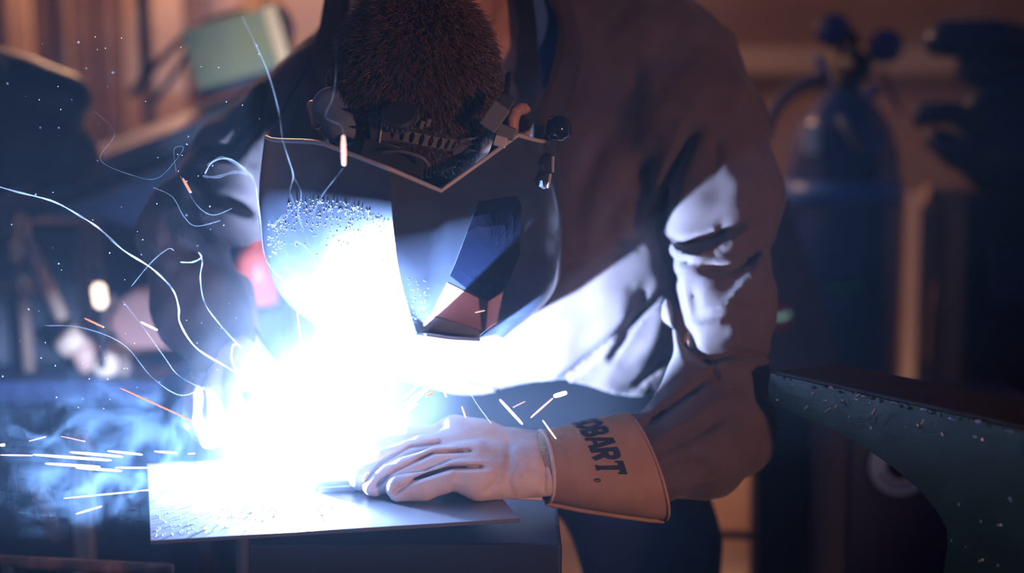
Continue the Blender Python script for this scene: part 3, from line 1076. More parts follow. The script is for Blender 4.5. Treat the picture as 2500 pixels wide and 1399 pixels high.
fj.chain([SR, P(610, 425, 1.93), P(455, 562, 1.87)], [0.092, 0.068, 0.050], 0.03)
fj.chain([P(455, 562, 1.87), P(488, 740, 1.835), P(540, 850, 1.80)], [0.050, 0.047, 0.041], 0.03)
fj.ripple(0.0035, 55, 3)
fj.ripple(0.0018, 120, 5)
G = fj.fold
# armpit and chest creases
G([(1700, 300), (1640, 430), (1605, 560), (1640, 690), (1665, 790), (1705, 880)], 16, 0.022, 1.6, 2.0)
G([(1690, 640), (1560, 770), (1430, 880), (1300, 985)], 9, 0.014, 1.75, 2.1)
G([(1705, 800), (1620, 880), (1540, 950)], 8, 0.012, 1.75, 2.1)
G([(1575, 700), (1545, 790), (1480, 890)], 10, 0.013, 1.75, 2.1)
G([(1540, 700), (1520, 800), (1460, 900)], 24, -0.008, 1.75, 2.1)
G([(1640, 700), (1600, 830), (1500, 930)], 24, -0.009, 1.75, 2.1)
G([(1690, 880), (1620, 940)], 18, -0.008, 1.75, 2.1)
G([(1370, 648), (1480, 628), (1600, 590)], 4, 0.004, 1.7, 2.1)
G([(1540, 205), (1620, 230), (1690, 258)], 4, 0.004, 1.7, 2.1)
G([(1560, 110), (1550, 180), (1540, 260)], 22, 0.007, 1.7, 2.1)
G([(1480, 300), (1430, 450), (1390, 600)], 30, 0.009, 1.7, 2.1)
G([(1620, 330), (1520, 480), (1440, 600)], 26, 0.008, 1.7, 2.1)
G([(1330, 960), (1180, 930), (1050, 900)], 14, 0.010, 1.7, 2.1)
# upper sleeve
G([(1603, 578), (1670, 596), (1755, 572), (1770, 548)], 8, 0.016, 1.6, 1.9)
G([(1612, 604), (1690, 628), (1790, 588), (1850, 545)], 12, -0.010, 1.6, 1.9)
G([(1620, 628), (1700, 640)], 7, 0.010, 1.6, 1.9)
G([(1705, 655), (1790, 660), (1870, 600)], 9, 0.012, 1.6, 1.9)
G([(1862, 600), (1850, 660), (1780, 740), (1700, 770)], 12, -0.008, 1.6, 1.9)
G([(1690, 690), (1700, 760), (1690, 800)], 12, 0.008, 1.6, 1.9)
G([(1660, 800), (1750, 790), (1780, 770)], 10, -0.007, 1.6, 1.9)
G([(1790, 780), (1790, 830), (1740, 860)], 12, -0.008, 1.6, 1.9)
G([(1690, 868), (1730, 882), (1800, 862), (1880, 872)], 9, 0.014, 1.6, 1.9)
G([(1700, 905), (1780, 880), (1880, 895)], 9, -0.008, 1.6, 1.9)
G([(1735, 880), (1745, 930), (1820, 960)], 9, 0.009, 1.6, 1.9)
G([(1742, 330), (1750, 380), (1745, 430)], 10, 0.006, 1.6, 1.95)
# forearm
G([(1560, 1050), (1640, 990), (1740, 915)], 9, 0.010, 1.5, 1.8)
G([(1590, 1075), (1680, 1030), (1780, 960)], 14, -0.006, 1.5, 1.8)
G([(1600, 1110), (1700, 1060), (1780, 1010)], 10, 0.007, 1.5, 1.8)
G([(1610, 1160), (1690, 1130), (1750, 1150)], 12, 0.006, 1.5, 1.8)
G([(1620, 1200), (1720, 1180), (1800, 1130)], 12, -0.005, 1.5, 1.8)
# other sleeve
G([(655, 190), (640, 280), (560, 370), (480, 370)], 14, 0.016, 1.75, 2.05)
G([(690, 200), (660, 330), (645, 470)], 12, 0.010, 1.75, 2.05)
G([(610, 300), (600, 400), (640, 480)], 22, -0.010, 1.75, 2.05)
G([(470, 400), (520, 480), (640, 520)], 13, 0.014, 1.75, 2.05)
G([(450, 440), (480, 530), (560, 600), (610, 680)], 16, 0.012, 1.75, 2.05)
G([(500, 440), (560, 520), (640, 560)], 18, -0.010, 1.75, 2.05)
G([(400, 500), (420, 590), (500, 640)], 14, 0.010, 1.75, 2.05)
G([(360, 560), (390, 620), (440, 660)], 12, -0.006, 1.75, 2.05)
# hem: the coat ends at hip height, in front of the trousers
sl_, (X_, Y_, Z_) = fj.sub((-0.47, 1.79, 0.84), (0.36, 2.26, 1.0))
zh = P(1400, 958, 1.885).z + 0.012 * np.sin(X_ * 30)
fj.D[sl_] = np.maximum(fj.D[sl_], (zh - Z_) * np.clip((Y_ - 1.79) / 0.01, 0, 1)).astype(np.float32)
jacket = fj.build('jacket', m_jacket, person)

# standing collar: outer flap, and an inner shirt strip coloured blue as arc light
def ribbon(name, left, right, m, parent, Yl, Yr, th, bow=0.0, n=8):
    """a curved cloth strip between two pixel edges with its own thickness"""
    A = spline([P(x, y, yy) for (x, y), yy in zip(left, Yl)], n)
    B = spline([P(x, y, yy) for (x, y), yy in zip(right, Yr)], n)
    bm = bmesh.new()
    rows = []
    for a, b_ in zip(A, B):
        row = []
        for k in range(9):
            t = k / 8
            p = a.lerp(b_, t) + Vector((0, -bow * math.sin(math.pi * t), 0))
            row.append(bm.verts.new(p))
        rows.append(row)
    for r0, r1 in zip(rows, rows[1:]):
        for k in range(8):
            bm.faces.new((r0[k], r0[k + 1], r1[k + 1], r1[k]))
    geo = bmesh.ops.solidify(bm, geom=bm.faces[:], thickness=th)
    return put(name, bm, m, parent, True)


ribbon('collar', [(1325, -60), (1336, 0), (1358, 42), (1362, 96), (1340, 193), (1306, 285), (1296, 420)],
       [(1380, -60), (1395, 0), (1410, 64), (1425, 129), (1408, 209), (1382, 285), (1360, 420)], m_jacket, person,
       [1.84, 1.835, 1.825, 1.815, 1.80, 1.80, 1.82], [1.86, 1.855, 1.85, 1.845, 1.84, 1.84, 1.85], 0.004, 0.018)
ribbon('shirt_collar', [(1296, -60), (1302, 0), (1308, 50), (1313, 110), (1320, 170), (1330, 240)],
       [(1350, -60), (1358, 0), (1366, 42), (1370, 96), (1362, 160), (1345, 240)], mat('arc blue shirt', (0.10, 0.24, 0.62), 0.8), person,
       [1.835, 1.835, 1.835, 1.84, 1.845, 1.85], [1.86, 1.86, 1.86, 1.86, 1.86, 1.86], 0.003, 0.006)
ribbon('collar', [(800, -60), (780, 60), (760, 150), (800, 240)], [(860, -60), (850, 60), (840, 150), (850, 240)], m_jacket, person,
       [1.90, 1.90, 1.90, 1.90], [1.88, 1.88, 1.87, 1.87], 0.004, 0.012)

# ---- trousers and boots
ft = Field((-0.35, 1.85, 0.0), (0.40, 2.35, 1.02), 0.008)
hipL, hipR = P(1470, 1010, 2.06), P(1050, 1010, 2.08)
ft.cone(hipL, hipR, 0.125, 0.125, 0.05)
ft.chain([hipL, (0.178, 2.04, 0.72), (0.18, 2.05, 0.50), (0.18, 2.14, 0.07)], [0.115, 0.086, 0.075, 0.06], 0.02)
ft.chain([hipR, (-0.15, 2.06, 0.72), (-0.15, 2.07, 0.52), (-0.15, 2.16, 0.07)], [0.115, 0.092, 0.075, 0.06], 0.02)
ft.ripple(0.004, 40, 9)
ft.build('trousers', m_jeans, person)
# black band added as the shade on the trousers below the hem
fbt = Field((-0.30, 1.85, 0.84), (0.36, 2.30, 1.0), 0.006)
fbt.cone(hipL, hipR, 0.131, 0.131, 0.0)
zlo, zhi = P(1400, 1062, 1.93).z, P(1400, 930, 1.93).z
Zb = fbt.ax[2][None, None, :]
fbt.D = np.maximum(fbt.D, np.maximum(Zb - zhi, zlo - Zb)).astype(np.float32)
fbt.build('hem_shade', mat('hem shade black', (0.0045, 0.005, 0.007), 0.8, spec=0.1), person)
for s in (-0.15, 0.175):
    fo = Field((s - 0.08, 1.9, 0.0 - 0.02), (s + 0.08, 2.28, 0.16), 0.006)
    fo.chain([(s, 2.16, 0.05), (s, 1.98, 0.042)], [0.046, 0.040], 0.02)
    fo.cone((s, 2.16, 0.05), (s, 2.16, 0.12), 0.046, 0.05, 0.02)
    fo.build('boot', m_rubber, person)

# ================================================================== WELDING HELMET
m_shell = mat('slate helmet shell', (0.048, 0.056, 0.082), 0.30, spec=0.5, coat=0.25, noise=((0.040, 0.048, 0.072), 40, 0.4, 0.6), bump=(1400, 0.08, 0.0003))
m_blk = mat('black plastic', (0.028, 0.028, 0.032), 0.42)
m_gry = mat('grey plastic band', (0.14, 0.13, 0.135), 0.5)
helmet = empty('welding_helmet', P(1020, 700, 1.66), 'dark slate welding helmet with adjustable headgear, tilted over the face', 'helmet')
T_jacket = bvh_of(jacket)


def chest_y(px, py):
    return min(1.93, hit(T_jacket, px, py, 1.87)[0].y - 0.001)


cols = [
    [(745, 165, 1.765), (700, 330, 1.80), (705, 520, 1.83), (735, 660, 1.85), (800, 770, 1.86)],
    [(690, 262, 1.690), (652, 420, 1.715), (655, 570, 1.75), (690, 700, 1.79), (770, 780, 1.83)],
    [(650, 336, 1.610), (640, 480, 1.625), (654, 620, 1.675), (705, 735, 1.74), (800, 812, 1.80)],
    [(790, 352, 1.520), (782, 490, 1.528), (790, 635, 1.585), (835, 755, 1.67), (900, 822, 1.76)],
    [(952, 414, 1.478), (956, 510, 1.482), (966, 610, 1.527), (986, 710, 1.61), (1016, 813, 1.715)],
    [(1076, 467, 1.535), (1068, 560, 1.555), (1056, 680, 1.620), (1050, 765, 1.690), (1040, 815, 1.770)],
    [(1175, 396, 1.548), (1188, 520, 1.578), (1194, 645, 1.640), (1184, 745, 1.705), (1172, 825, 1.785)],
    [(1264, 331, 1.570), (1282, 480, 1.598), (1278, 630, 1.655), (1250, 745, 1.720), (1207, 818, 1.795)],
    [(1330, 346, 1.610), (1360, 485, 1.640), (1362, 630, 1.690), (1330, 735, 1.745), (1228, 826, 1.805)],
    [(1354, 322, 1.700), (1367, 480, 1.745), (1369, 625, 1.800), (1348, 714, 1.825), (1232, 818, 1.835)],
    [(1354, 298, chest_y(1354, 298)), (1367, 480, chest_y(1367, 480)), (1369, 622, chest_y(1369, 622)), (1352, 705, chest_y(1352, 705)), (1230, 806, chest_y(1230, 806))],  # shell side run back to the chest to block the arc light
]
NV = 8
C3 = [spline([P(*q) for q in c], NV) for c in cols]
smooth_between = {0: 1, 1: 1, 2: 1, 7: 1, 8: 1, 9: 1}
NU = 6
nrow = len(C3[0])
grid = []
for r in range(nrow):
    row = []
    pts = [c[r] for c in C3]
    for i in range(len(pts) - 1):
        for k in range(NU):
            t = k / NU
            if i in (0, 1, 2, 7, 8, 9):
                p0, p1, p2, p3 = pts[max(i - 1, 0)], pts[i], pts[i + 1], pts[min(i + 2, len(pts) - 1)]
                if i == 7:
                    p0 = p1
                p = 0.5 * ((2 * p1) + (p2 - p0) * t + (2 * p0 - 5 * p1 + 4 * p2 - p3) * t * t + (3 * p1 - p0 - 3 * p2 + p3) * t ** 3)
            else:
                p = pts[i].lerp(pts[i + 1], t)
            row.append(p)
    row.append(pts[-1])
    grid.append(row)
ncol = len(grid[0])
bm = bmesh.new()
V = [[bm.verts.new(p) for p in row] for row in grid]
for r in range(nrow - 1):
    for c in range(ncol - 1):
        bm.faces.new((V[r][c], V[r][c + 1], V[r + 1][c + 1], V[r + 1][c]))
bm.normal_update()
# outward normals face the camera
if sum((f.normal.y for f in bm.faces)) > 0:
    bmesh.ops.reverse_faces(bm, faces=bm.faces[:])
bmesh.ops.solidify(bm, geom=bm.faces[:], thickness=0.0032)
me = bpy.data.meshes.new('shell')
cen = P(1020, 600, 1.6)
for v in bm.verts:
    v.co -= cen
bm.to_mesh(me)
bm.free()
me.polygons.foreach_set('use_smooth', [True] * len(me.polygons))
shell = place('shell', me, m_shell, cen, helmet)
try:
    me.set_sharp_from_angle(angle=math.radians(16))
except Exception:
    pass
T_shell = bvh_of(shell)


def decal(name, poly, m, parent, tree, off=0.0015, th=0.0015, sub=14, default=1.6):
    """a thin plate lying on a surface, its outline given by points on that surface"""
    cx_ = sum(p[0] for p in poly) / len(poly)
    cy_ = sum(p[1] for p in poly) / len(poly)
    dense = []
    for (x0, y0), (x1, y1) in zip(poly, poly[1:] + poly[:1]):
        for k in range(4):
            dense.append((x0 + (x1 - x0) * k / 4, y0 + (y1 - y0) * k / 4))
    bm = bmesh.new()
    rings = []
    for f in (1.0, 0.75, 0.5, 0.25):
        ring = []
        for (x, y) in dense:
            p, nn = hit(tree, cx_ + (x - cx_) * f, cy_ + (y - cy_) * f, default)
            if nn.y > 0:
                nn = -nn
            ring.append(bm.verts.new(p + nn * off))
        rings.append(ring)
    p, nn = hit(tree, cx_, cy_, default)
    if nn.y > 0:
        nn = -nn
    c = bm.verts.new(p + nn * off)
    n = len(dense)
    for a, b_ in zip(rings, rings[1:]):
        for k in range(n):
            bm.faces.new((a[k], a[(k + 1) % n], b_[(k + 1) % n], b_[k]))
    for k in range(n):
        bm.faces.new((rings[-1][k], rings[-1][(k + 1) % n], c))
    bmesh.ops.recalc_face_normals(bm, faces=bm.faces)
    bmesh.ops.solidify(bm, geom=bm.faces[:], thickness=-th)
    return put(name, bm, m, parent)


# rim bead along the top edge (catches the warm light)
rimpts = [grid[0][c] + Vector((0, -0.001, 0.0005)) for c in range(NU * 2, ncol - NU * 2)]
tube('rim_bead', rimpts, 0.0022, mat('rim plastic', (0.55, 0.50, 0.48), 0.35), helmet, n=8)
o = decal('lens_window', [(1168, 492), (1262, 478), (1272, 500), (1268, 620), (1240, 690), (1205, 742), (1150, 712), (1098, 672), (1112, 640)],
          mat('dark lens glass', (0.008, 0.012, 0.03), 0.10, coat=0.5), helmet, T_shell, 0.0006, 0.0012)
o['label'] = 'dark lens window'
o = decal('warm_reflection', [(1092, 690), (1168, 728), (1176, 806), (1110, 784), (1054, 766)],  # decal colour stands in for a warm reflection in the shell
          mat('warm reflection brown', (0.78, 0.36, 0.29), 0.5), helmet, T_shell, 0.0006, 0.001)
o['label'] = 'copper brown patch painted as a warm reflection'
decal('warm_reflection', [(1192, 735), (1228, 712), (1212, 790), (1186, 808)], mat('warm reflection brown'), helmet, T_shell, 0.0006, 0.001)
decal('lit_chin_edge', [(1050, 770), (1110, 788), (1172, 810), (1172, 828), (1100, 824), (1022, 813)], mat('pale lit edge', (0.45, 0.47, 0.50), 0.6), helmet, T_shell, 0.0006, 0.002)  # pale strip paints the light on the lower chin edge
# adjustment knobs on the right side of the shell
for (x, y, r) in ((1328, 400, 0.0105), (1322, 436, 0.0095)):
    p, nn = hit(T_shell, x, y)
    if nn.y > 0:
        nn = -nn
    kb = lathe('side_knob', p - nn * 0.001, nn, [(0, r), (0.006, r), (0.009, r * .85), (0.010, r * .3)], m_blk, helmet, n=8, smooth=False)
    x_, y_ = frame_of(nn)
    box('knob_ridge', p + nn * 0.010, (0.003, 0.002, r * 1.5), mat('rim plastic'), kb, R=Matrix((x_, nn, y_)).transposed(), bevel=0.0004)
# pivot knob at the temple
pv = P(1368, 318, 1.60)
kb = lathe('pivot_knob', pv + Vector((-0.012, 0.012, 0)), (0.85, -0.5, 0.15), [(0, 0.006), (0.004, 0.012), (0.016, 0.0125), (0.022, 0.009), (0.024, 0.002)], mat('gloss black', (0.012, 0.012, 0.016), 0.12, coat=0.6), helmet, n=22)
tube('pivot_arm', spline([P(1330, 350, 1.615), P(1345, 318, 1.61), P(1362, 300, 1.605)], 5), [0.004] * 11, m_blk, helmet)

# headgear
body_tree = bvh_of(body)


def over_head(px, py, off):
    p, nn = hit(body_tree, px, py, 1.56)
    return p + (CAM - p).normalized() * off, nn


def strap(name, centre, width, m, parent, off=0.016, holes=(), th=0.0016, n=10):
    """a band that follows the head; holes = [(s, half length, half width)] along its run"""
    base = [over_head(x, y, off)[0] for x, y in centre]
    C = spline(base, n)
    S = [0.0]
    for a, b_ in zip(C, C[1:]):
        S.append(S[-1] + (b_ - a).length)
    total = S[-1]
    cu = bpy.data.curves.new(name, 'CURVE')
    cu.dimensions = '2D'
    cu.fill_mode = 'BOTH'
    cu.extrude = th / 2
    M = 60
    out = [(total * k / M, -width / 2) for k in range(M + 1)] + [(total * (M - k) / M, width / 2) for k in range(M + 1)]
    loops = [out]
    for (s, hl, hw) in holes:
        loops.append([(s + hl * math.cos(t), hw * math.sin(t)) for t in np.linspace(0, 2 * math.pi, 15)[:-1]])
    for L_ in loops:
        sp_ = cu.splines.new('POLY')
        sp_.points.add(len(L_) - 1)
        for i, (x, y) in enumerate(L_):
            sp_.points[i].co = (x, y, 0, 1)
        sp_.use_cyclic_u = True
    tmp = bpy.data.objects.new('tmp', cu)
    COL.objects.link(tmp)
    dg = bpy.context.evaluated_depsgraph_get()
    me = bpy.data.meshes.new_from_object(tmp.evaluated_get(dg))
    bpy.data.objects.remove(tmp)
    bpy.data.curves.remove(cu)
    for v in me.vertices:
        s = max(0, min(total, v.co.x))
        i = min(len(C) - 2, max(0, int(np.searchsorted(S, s)) - 1))
        f = (s - S[i]) / max(S[i + 1] - S[i], 1e-9)
        c = C[i].lerp(C[i + 1], f)
        t = (C[min(i + 2, len(C) - 1)] - C[max(i - 1, 0)]).normalized()
        out_ = (c - HC)
        out_ = (out_ - t * out_.dot(t)).normalized()
        out_ = (out_ + Vector((0, -0.6, 0.1))).normalized()
        out_ = (out_ - t * out_.dot(t)).normalized()
        w = out_.cross(t).normalized()
        if w.z < 0:
            w = -w
        v.co = c + w * v.co.y + out_ * v.co.z
    cen = sum((v.co for v in me.vertices), Vector()) / len(me.vertices)
    for v in me.vertices:
        v.co -= cen
    return place(name, me, m, cen, parent)


holes = [(0.014 + 0.0094 * k, 0.0025, 0.0056) for k in range(9)]
strap('adjusting_strap', [(925, 318), (975, 328), (1030, 341), (1090, 352), (1140, 360)], 0.0195, m_gry, helmet, 0.020, holes)
strap('strap_arm', [(1120, 346), (1160, 343), (1195, 320), (1225, 285), (1258, 262)], 0.0085, m_gry, helmet, 0.020)
strap('strap_arm', [(1110, 366), (1140, 372), (1160, 376)], 0.0095, m_gry, helmet, 0.020)
p, nn = over_head(916, 318, 0.020)
bk = box('buckle', p, (0.010, 0.012, 0.036), m_blk, helmet, R=Matrix.Rotation(math.radians(-4), 3, 'Y'), bevel=0.001)
box('buckle_bar', over_head(930, 322, 0.026)[0], (0.0014, 0.002, 0.026), mat('rim plastic'), bk, R=Matrix.Rotation(math.radians(8), 3, 'Y'), bevel=0.0003)
box('top_guide', over_head(958, 296, 0.024)[0], (0.028, 0.004, 0.0025), m_gry, helmet, R=Matrix.Rotation(math.radians(12), 3, 'Y'), bevel=0.0005)
box('bottom_guide', over_head(945, 354, 0.024)[0], (0.026, 0.004, 0.0022), m_gry, helmet, R=Matrix.Rotation(math.radians(12), 3, 'Y'), bevel=0.0005)
p, nn = over_head(975, 287, 0.020)
rk = lathe('ratchet_knob', p, Vector((0.05, -0.75, 0.65)), [(-0.006, 0.015), (0.0, 0.017), (0.005, 0.017), (0.007, 0.014)], m_blk, helmet, n=26, smooth=False)
for k in range(22):
    a = 2 * math.pi * k / 22
    x_, y_ = frame_of(Vector((0.05, -0.75, 0.65)))
    q = p + (x_ * math.cos(a) + y_ * math.sin(a)) * 0.0172 + Vector((0.05, -0.75, 0.65)).normalized() * 0.002
    bm = bmesh.new()
    add_box(bm, q, (0.0018, 0.0018, 0.005), None, 0.0003)
    put('grip_rib', bm, m_blk, rk)
strap('brow_band', [(800, 245), (860, 285), (915, 305)], 0.016, m_blk, helmet, 0.018)
for (x, y) in ((1030, 305), (1046, 300)):
    p, nn = over_head(x, y, 0.018)
    box('strap_hook', p, (0.004, 0.004, 0.008), m_gry, helmet, R=Matrix.Rotation(0.3, 3, 'Y'), bevel=0.0008)
# pad and side pieces of the headgear
pd = Field(tuple(P(830, 280, 1.58) - Vector((0.05, 0.05, 0.05))), tuple(P(830, 280, 1.58) + Vector((0.05, 0.05, 0.05))), 0.002)
pd.cone(P(812, 262, 1.595), P(840, 310, 1.58), 0.020, 0.018, 0.01)
pd.build('side_pad', mat('grey blue foam', (0.16, 0.2, 0.27), 0.8), helmet)
box('side_bracket', P(1208, 285, 1.535), (0.018, 0.012, 0.026), m_gry, helmet, R=Matrix.Rotation(math.radians(35), 3, 'Y'), bevel=0.0015)
box('side_bracket', P(1236, 322, 1.55), (0.018, 0.014, 0.012), m_gry, helmet, R=Matrix.Rotation(math.radians(20), 3, 'Y'), bevel=0.0015)
box('side_clip', P(1232, 255, 1.55), (0.014, 0.010, 0.018), m_blk, helmet, R=Matrix.Rotation(math.radians(30), 3, 'Y'), bevel=0.0012)
box('side_clip', P(1222, 345, 1.545), (0.012, 0.010, 0.010), mat('rim plastic'), helmet, R=Matrix.Rotation(math.radians(15), 3, 'Y'), bevel=0.001)
# lower harness pieces seen inside the notch
box('inner_plate', P(960, 385, 1.53), (0.060, 0.006, 0.020), mat('matt black', (0.012, 0.012, 0.016), 0.7), helmet, R=Matrix.Rotation(math.radians(16), 3, 'Y'), bevel=0.001)
tube('inner_cord', spline([P(930, 372, 1.515), P(980, 370, 1.505), P(1030, 385, 1.505), P(1048, 405, 1.51)], 6), 0.0016, m_gry, helmet)

# safety glasses worn under the helmet
gl = empty('safety_glasses', H(0, 0.08, -0.02), 'black safety glasses temple arm hooked above the ear', 'glasses')
for s in (-1, 1):
    tube('temple_arm', spline([H(0.062 * s, 0.105, -0.015), H(0.079 * s, 0.07, -0.012), H(0.088 * s, 0.02, -0.008), H(0.090 * s, -0.012, -0.004), H(0.088 * s, -0.028, -0.022)], 5), 0.0032, mat('gloss black'), gl)
    ln_ = lathe('lens', H(0.030 * s, 0.106, -0.022), hn, [(0, 0.020), (0.002, 0.021), (0.004, 0.019)], mat('clear lens', (0.05, 0.06, 0.08), 0.1), gl, n=20)
tube('bridge', [H(-0.012, 0.110, -0.018), H(0, 0.114, -0.016), H(0.012, 0.110, -0.018)], 0.002, mat('gloss black'), gl)

# ================================================================== GLOVES
m_glove = mat('pale goatskin leather', (0.90, 0.72, 0.66), 0.7, spec=0.3, noise=((0.62, 0.44, 0.38), 26, 0.48, 0.74), bump=(260, 0.25, 0.0012))
m_cuff = mat('tan suede cuff', (0.52, 0.32, 0.21), 0.85, spec=0.2, noise=((0.43, 0.25, 0.16), 28, 0.35, 0.68), bump=(420, 0.3, 0.001))
m_stitch = mat('stitch', (0.55, 0.32, 0.2), 0.7)

glove = empty('welding_glove', P(1200, 1225, 1.60), 'pale leather welding glove with a tan lettered cuff, pressing on the plate', 'glove')
fg = Field(tuple(P(1080, 1130, 1.61) - Vector((0.135, 0.11, 0.075))), tuple(P(1080, 1130, 1.61) + Vector((0.135, 0.09, 0.085))), 0.0016)


def fit_floor(p, r, z0=0.9005):
    p = Vector(p)
    p.z = max(p.z, z0 + r)
    return p


fing = {
    'index': [(1108, 1072, 1.648), (1010, 1078, 1.648), (925, 1108, 1.646), (868, 1168, 1.640)],
    'middle': [(1122, 1092, 1.626), (1030, 1097, 1.624), (940, 1132, 1.620), (884, 1192, 1.616)],
    'ring': [(1160, 1128, 1.600), (1075, 1124, 1.597), (985, 1152, 1.594), (918, 1212, 1.590)],
    'little': [(1165, 1172, 1.578), (1110, 1162, 1.574), (1040, 1186, 1.572), (975, 1216, 1.570)],
}
frad = {'index': [0.0175, 0.0150, 0.0142, 0.0135], 'middle': [0.0175, 0.0142, 0.0138, 0.013],
        'ring': [0.0175, 0.0150, 0.0142, 0.0135], 'little': [0.0175, 0.0145, 0.0140, 0.0132]}
for nm in fing:
    pts = [fit_floor(P(*q), r) for q, r in zip(fing[nm], frad[nm])]
    sub = Field.__new__(Field)
    fg.chain(pts, frad[nm], 0.0025)
# thumb, on the far side under the palm and pressing the bar
tp = [fit_floor(P(1200, 1120, 1.66), 0.018), fit_floor(P(1080, 1150, 1.675), 0.016), fit_floor(P(960, 1172, 1.665), 0.0145), fit_floor(P(885, 1180, 1.655), 0.0125)]
fg.chain(tp, [0.020, 0.0165, 0.0145, 0.0125], 0.004)
# palm block
kn = [fit_floor(P(*fing[n][0]), 0.017) for n in ('index', 'middle', 'ring', 'little')]
wr = [P(1298, 1100, 1.642), P(1305, 1122, 1.633), P(1310, 1152, 1.615), P(1306, 1172, 1.603)]
for a, b_, rb in zip(kn, wr, (0.020, 0.024, 0.024, 0.019)):
    fg.cone(a, b_, 0.0175, rb, 0.012)
fg.cone(P(1180, 1062, 1.645), P(1115, 1055, 1.645), 0.016, 0.0165, 0.012)
fg.cone(P(1200, 1165, 1.60), P(1318, 1165, 1.608), 0.022, 0.023, 0.012)
fg.cone(P(1300, 1132, 1.625), P(1360, 1138, 1.63), 0.029, 0.027, 0.012)
# creases in the leather
g = fg.fold
g([(1085, 1078), (1000, 1090), (930, 1130), (886, 1186)], 5, 0.007, 1.5, 1.66)
g([(1160, 1100), (1060, 1105), (960, 1150), (915, 1192)], 5, 0.007, 1.5, 1.63)
g([(1190, 1140), (1100, 1142), (1010, 1172), (955, 1208)], 6, 0.008, 1.5, 1.61)
g([(1105, 1150), (1118, 1162)], 8, 0.009, 1.5, 1.61)
g([(1175, 1210), (1210, 1180), (1222, 1150)], 8, 0.0035, 1.5, 1.62)
g([(1240, 1060), (1245, 1120), (1238, 1170), (1250, 1215)], 9, 0.003, 1.5, 1.64)
g([(1195, 1125), (1240, 1150)], 12, -0.002, 1.5, 1.62)
g([(1270, 1130), (1290, 1180)], 10, -0.003, 1.5, 1.62)
g([(1318, 1060), (1330, 1130), (1328, 1210)], 5, 0.003, 1.5, 1.65)
fg.ripple(0.0011, 150, 12)
# trim everything under the plate top
zi = int(np.searchsorted(fg.ax[2], 0.9004))
hand = fg.build('hand', m_glove, glove)
for v in hand.data.vertices:
    w = v.co.z + hand.location.z + glove.location.z
    if w < 0.9003:
        v.co.z += 0.9003 - w

# gauntlet cuff: lofted oval rings, open at the arm end
ring_spec = [  # top pixel, bottom pixel, mid Y, half depth
    ((1298, 1080), (1310, 1208), 1.619, 0.0275),
    ((1322, 1056), (1331, 1221), 1.621, 0.035),
    ((1332, 1051), (1338, 1224), 1.622, 0.0365),
    ((1400, 1036), (1420, 1240), 1.628, 0.041),
    ((1470, 1020), (1510, 1254), 1.637, 0.046),
    ((1520, 1011), (1585, 1264), 1.645, 0.049),
    ((1537, 1013), (1617, 1266), 1.648, 0.050),
]
NSEG = 64


def cuff_pt(t, ang, out=0.0):
    """t in 0..1 along the cuff, ang: 0 top, pi/2 towards the camera, pi bottom"""
    x = t * (len(ring_spec) - 1)
    i = min(int(x), len(ring_spec) - 2)
    f = x - i
    A, B = ring_spec[i], ring_spec[i + 1]

    def g_(R):
        top, bot = P(*R[0], R[2]), P(*R[1], R[2])
        c = (top + bot) / 2
        return c, (top - bot) / 2, R[3]
    ca, ua, da = g_(A)
    cb_, ub, db = g_(B)
    c, u_, d_ = ca.lerp(cb_, f), ua.lerp(ub, f), da + (db - da) * f
    co, si = math.cos(ang), math.sin(ang)
    # squarer than an ellipse towards the lower seam
    p = c + u_ * co + Vector((0.25 * d_, -d_, 0.0)) * si
    rad = (u_ * co + Vector((0.25 * d_, -d_, 0)) * si).normalized()
    return p + rad * out


bm = bmesh.new()
outer = [[bm.verts.new(cuff_pt(t, 2 * math.pi * k / NSEG)) for k in range(NSEG)] for t in np.linspace(0, 1, 25)]
inner = [[bm.verts.new(cuff_pt(t, 2 * math.pi * k / NSEG, -0.0028)) for k in range(NSEG)] for t in np.linspace(1, 0.25, 12)]
rings = outer + inner
for a, b_ in zip(rings, rings[1:]):
    for k in range(NSEG):
        bm.faces.new((a[k], a[(k + 1) % NSEG], b_[(k + 1) % NSEG], b_[k]))
cuff = put('cuff', bm, m_cuff, glove, True)
# hem bead, stitching rows, lower seam
tube('hem', [cuff_pt(0.992, 2 * math.pi * k / 48) for k in range(49)], 0.0018, m_cuff, cuff, n=8)
for t0 in (0.25, 0.30):
    for k in range(26):
        a = math.pi * (0.04 + 0.92 * k / 26)
        bm = bmesh.new()
        add_tube(bm, [cuff_pt(t0, a, 0.0004), cuff_pt(t0, a + 0.06, 0.0004)], 0.0005, 5)
        put('stitch', bm, m_stitch, cuff)
tube('bottom_seam', [cuff_pt(t, math.pi * 0.985, 0.0022) for t in np.linspace(0.18, 1, 20)], 0.0026, m_cuff, cuff, n=8)
tube('wrist_piping', [cuff_pt(0.21, 2 * math.pi * k / 48, 0.0006) for k in range(49)], 0.0020, m_glove, cuff, n=8)
tube('side_seam', spline([P(1180, 1207, 1.585), P(1225, 1212, 1.588), P(1275, 1215, 1.592), P(1322, 1218, 1.600)], 6), 0.0020, m_glove, glove, n=8)

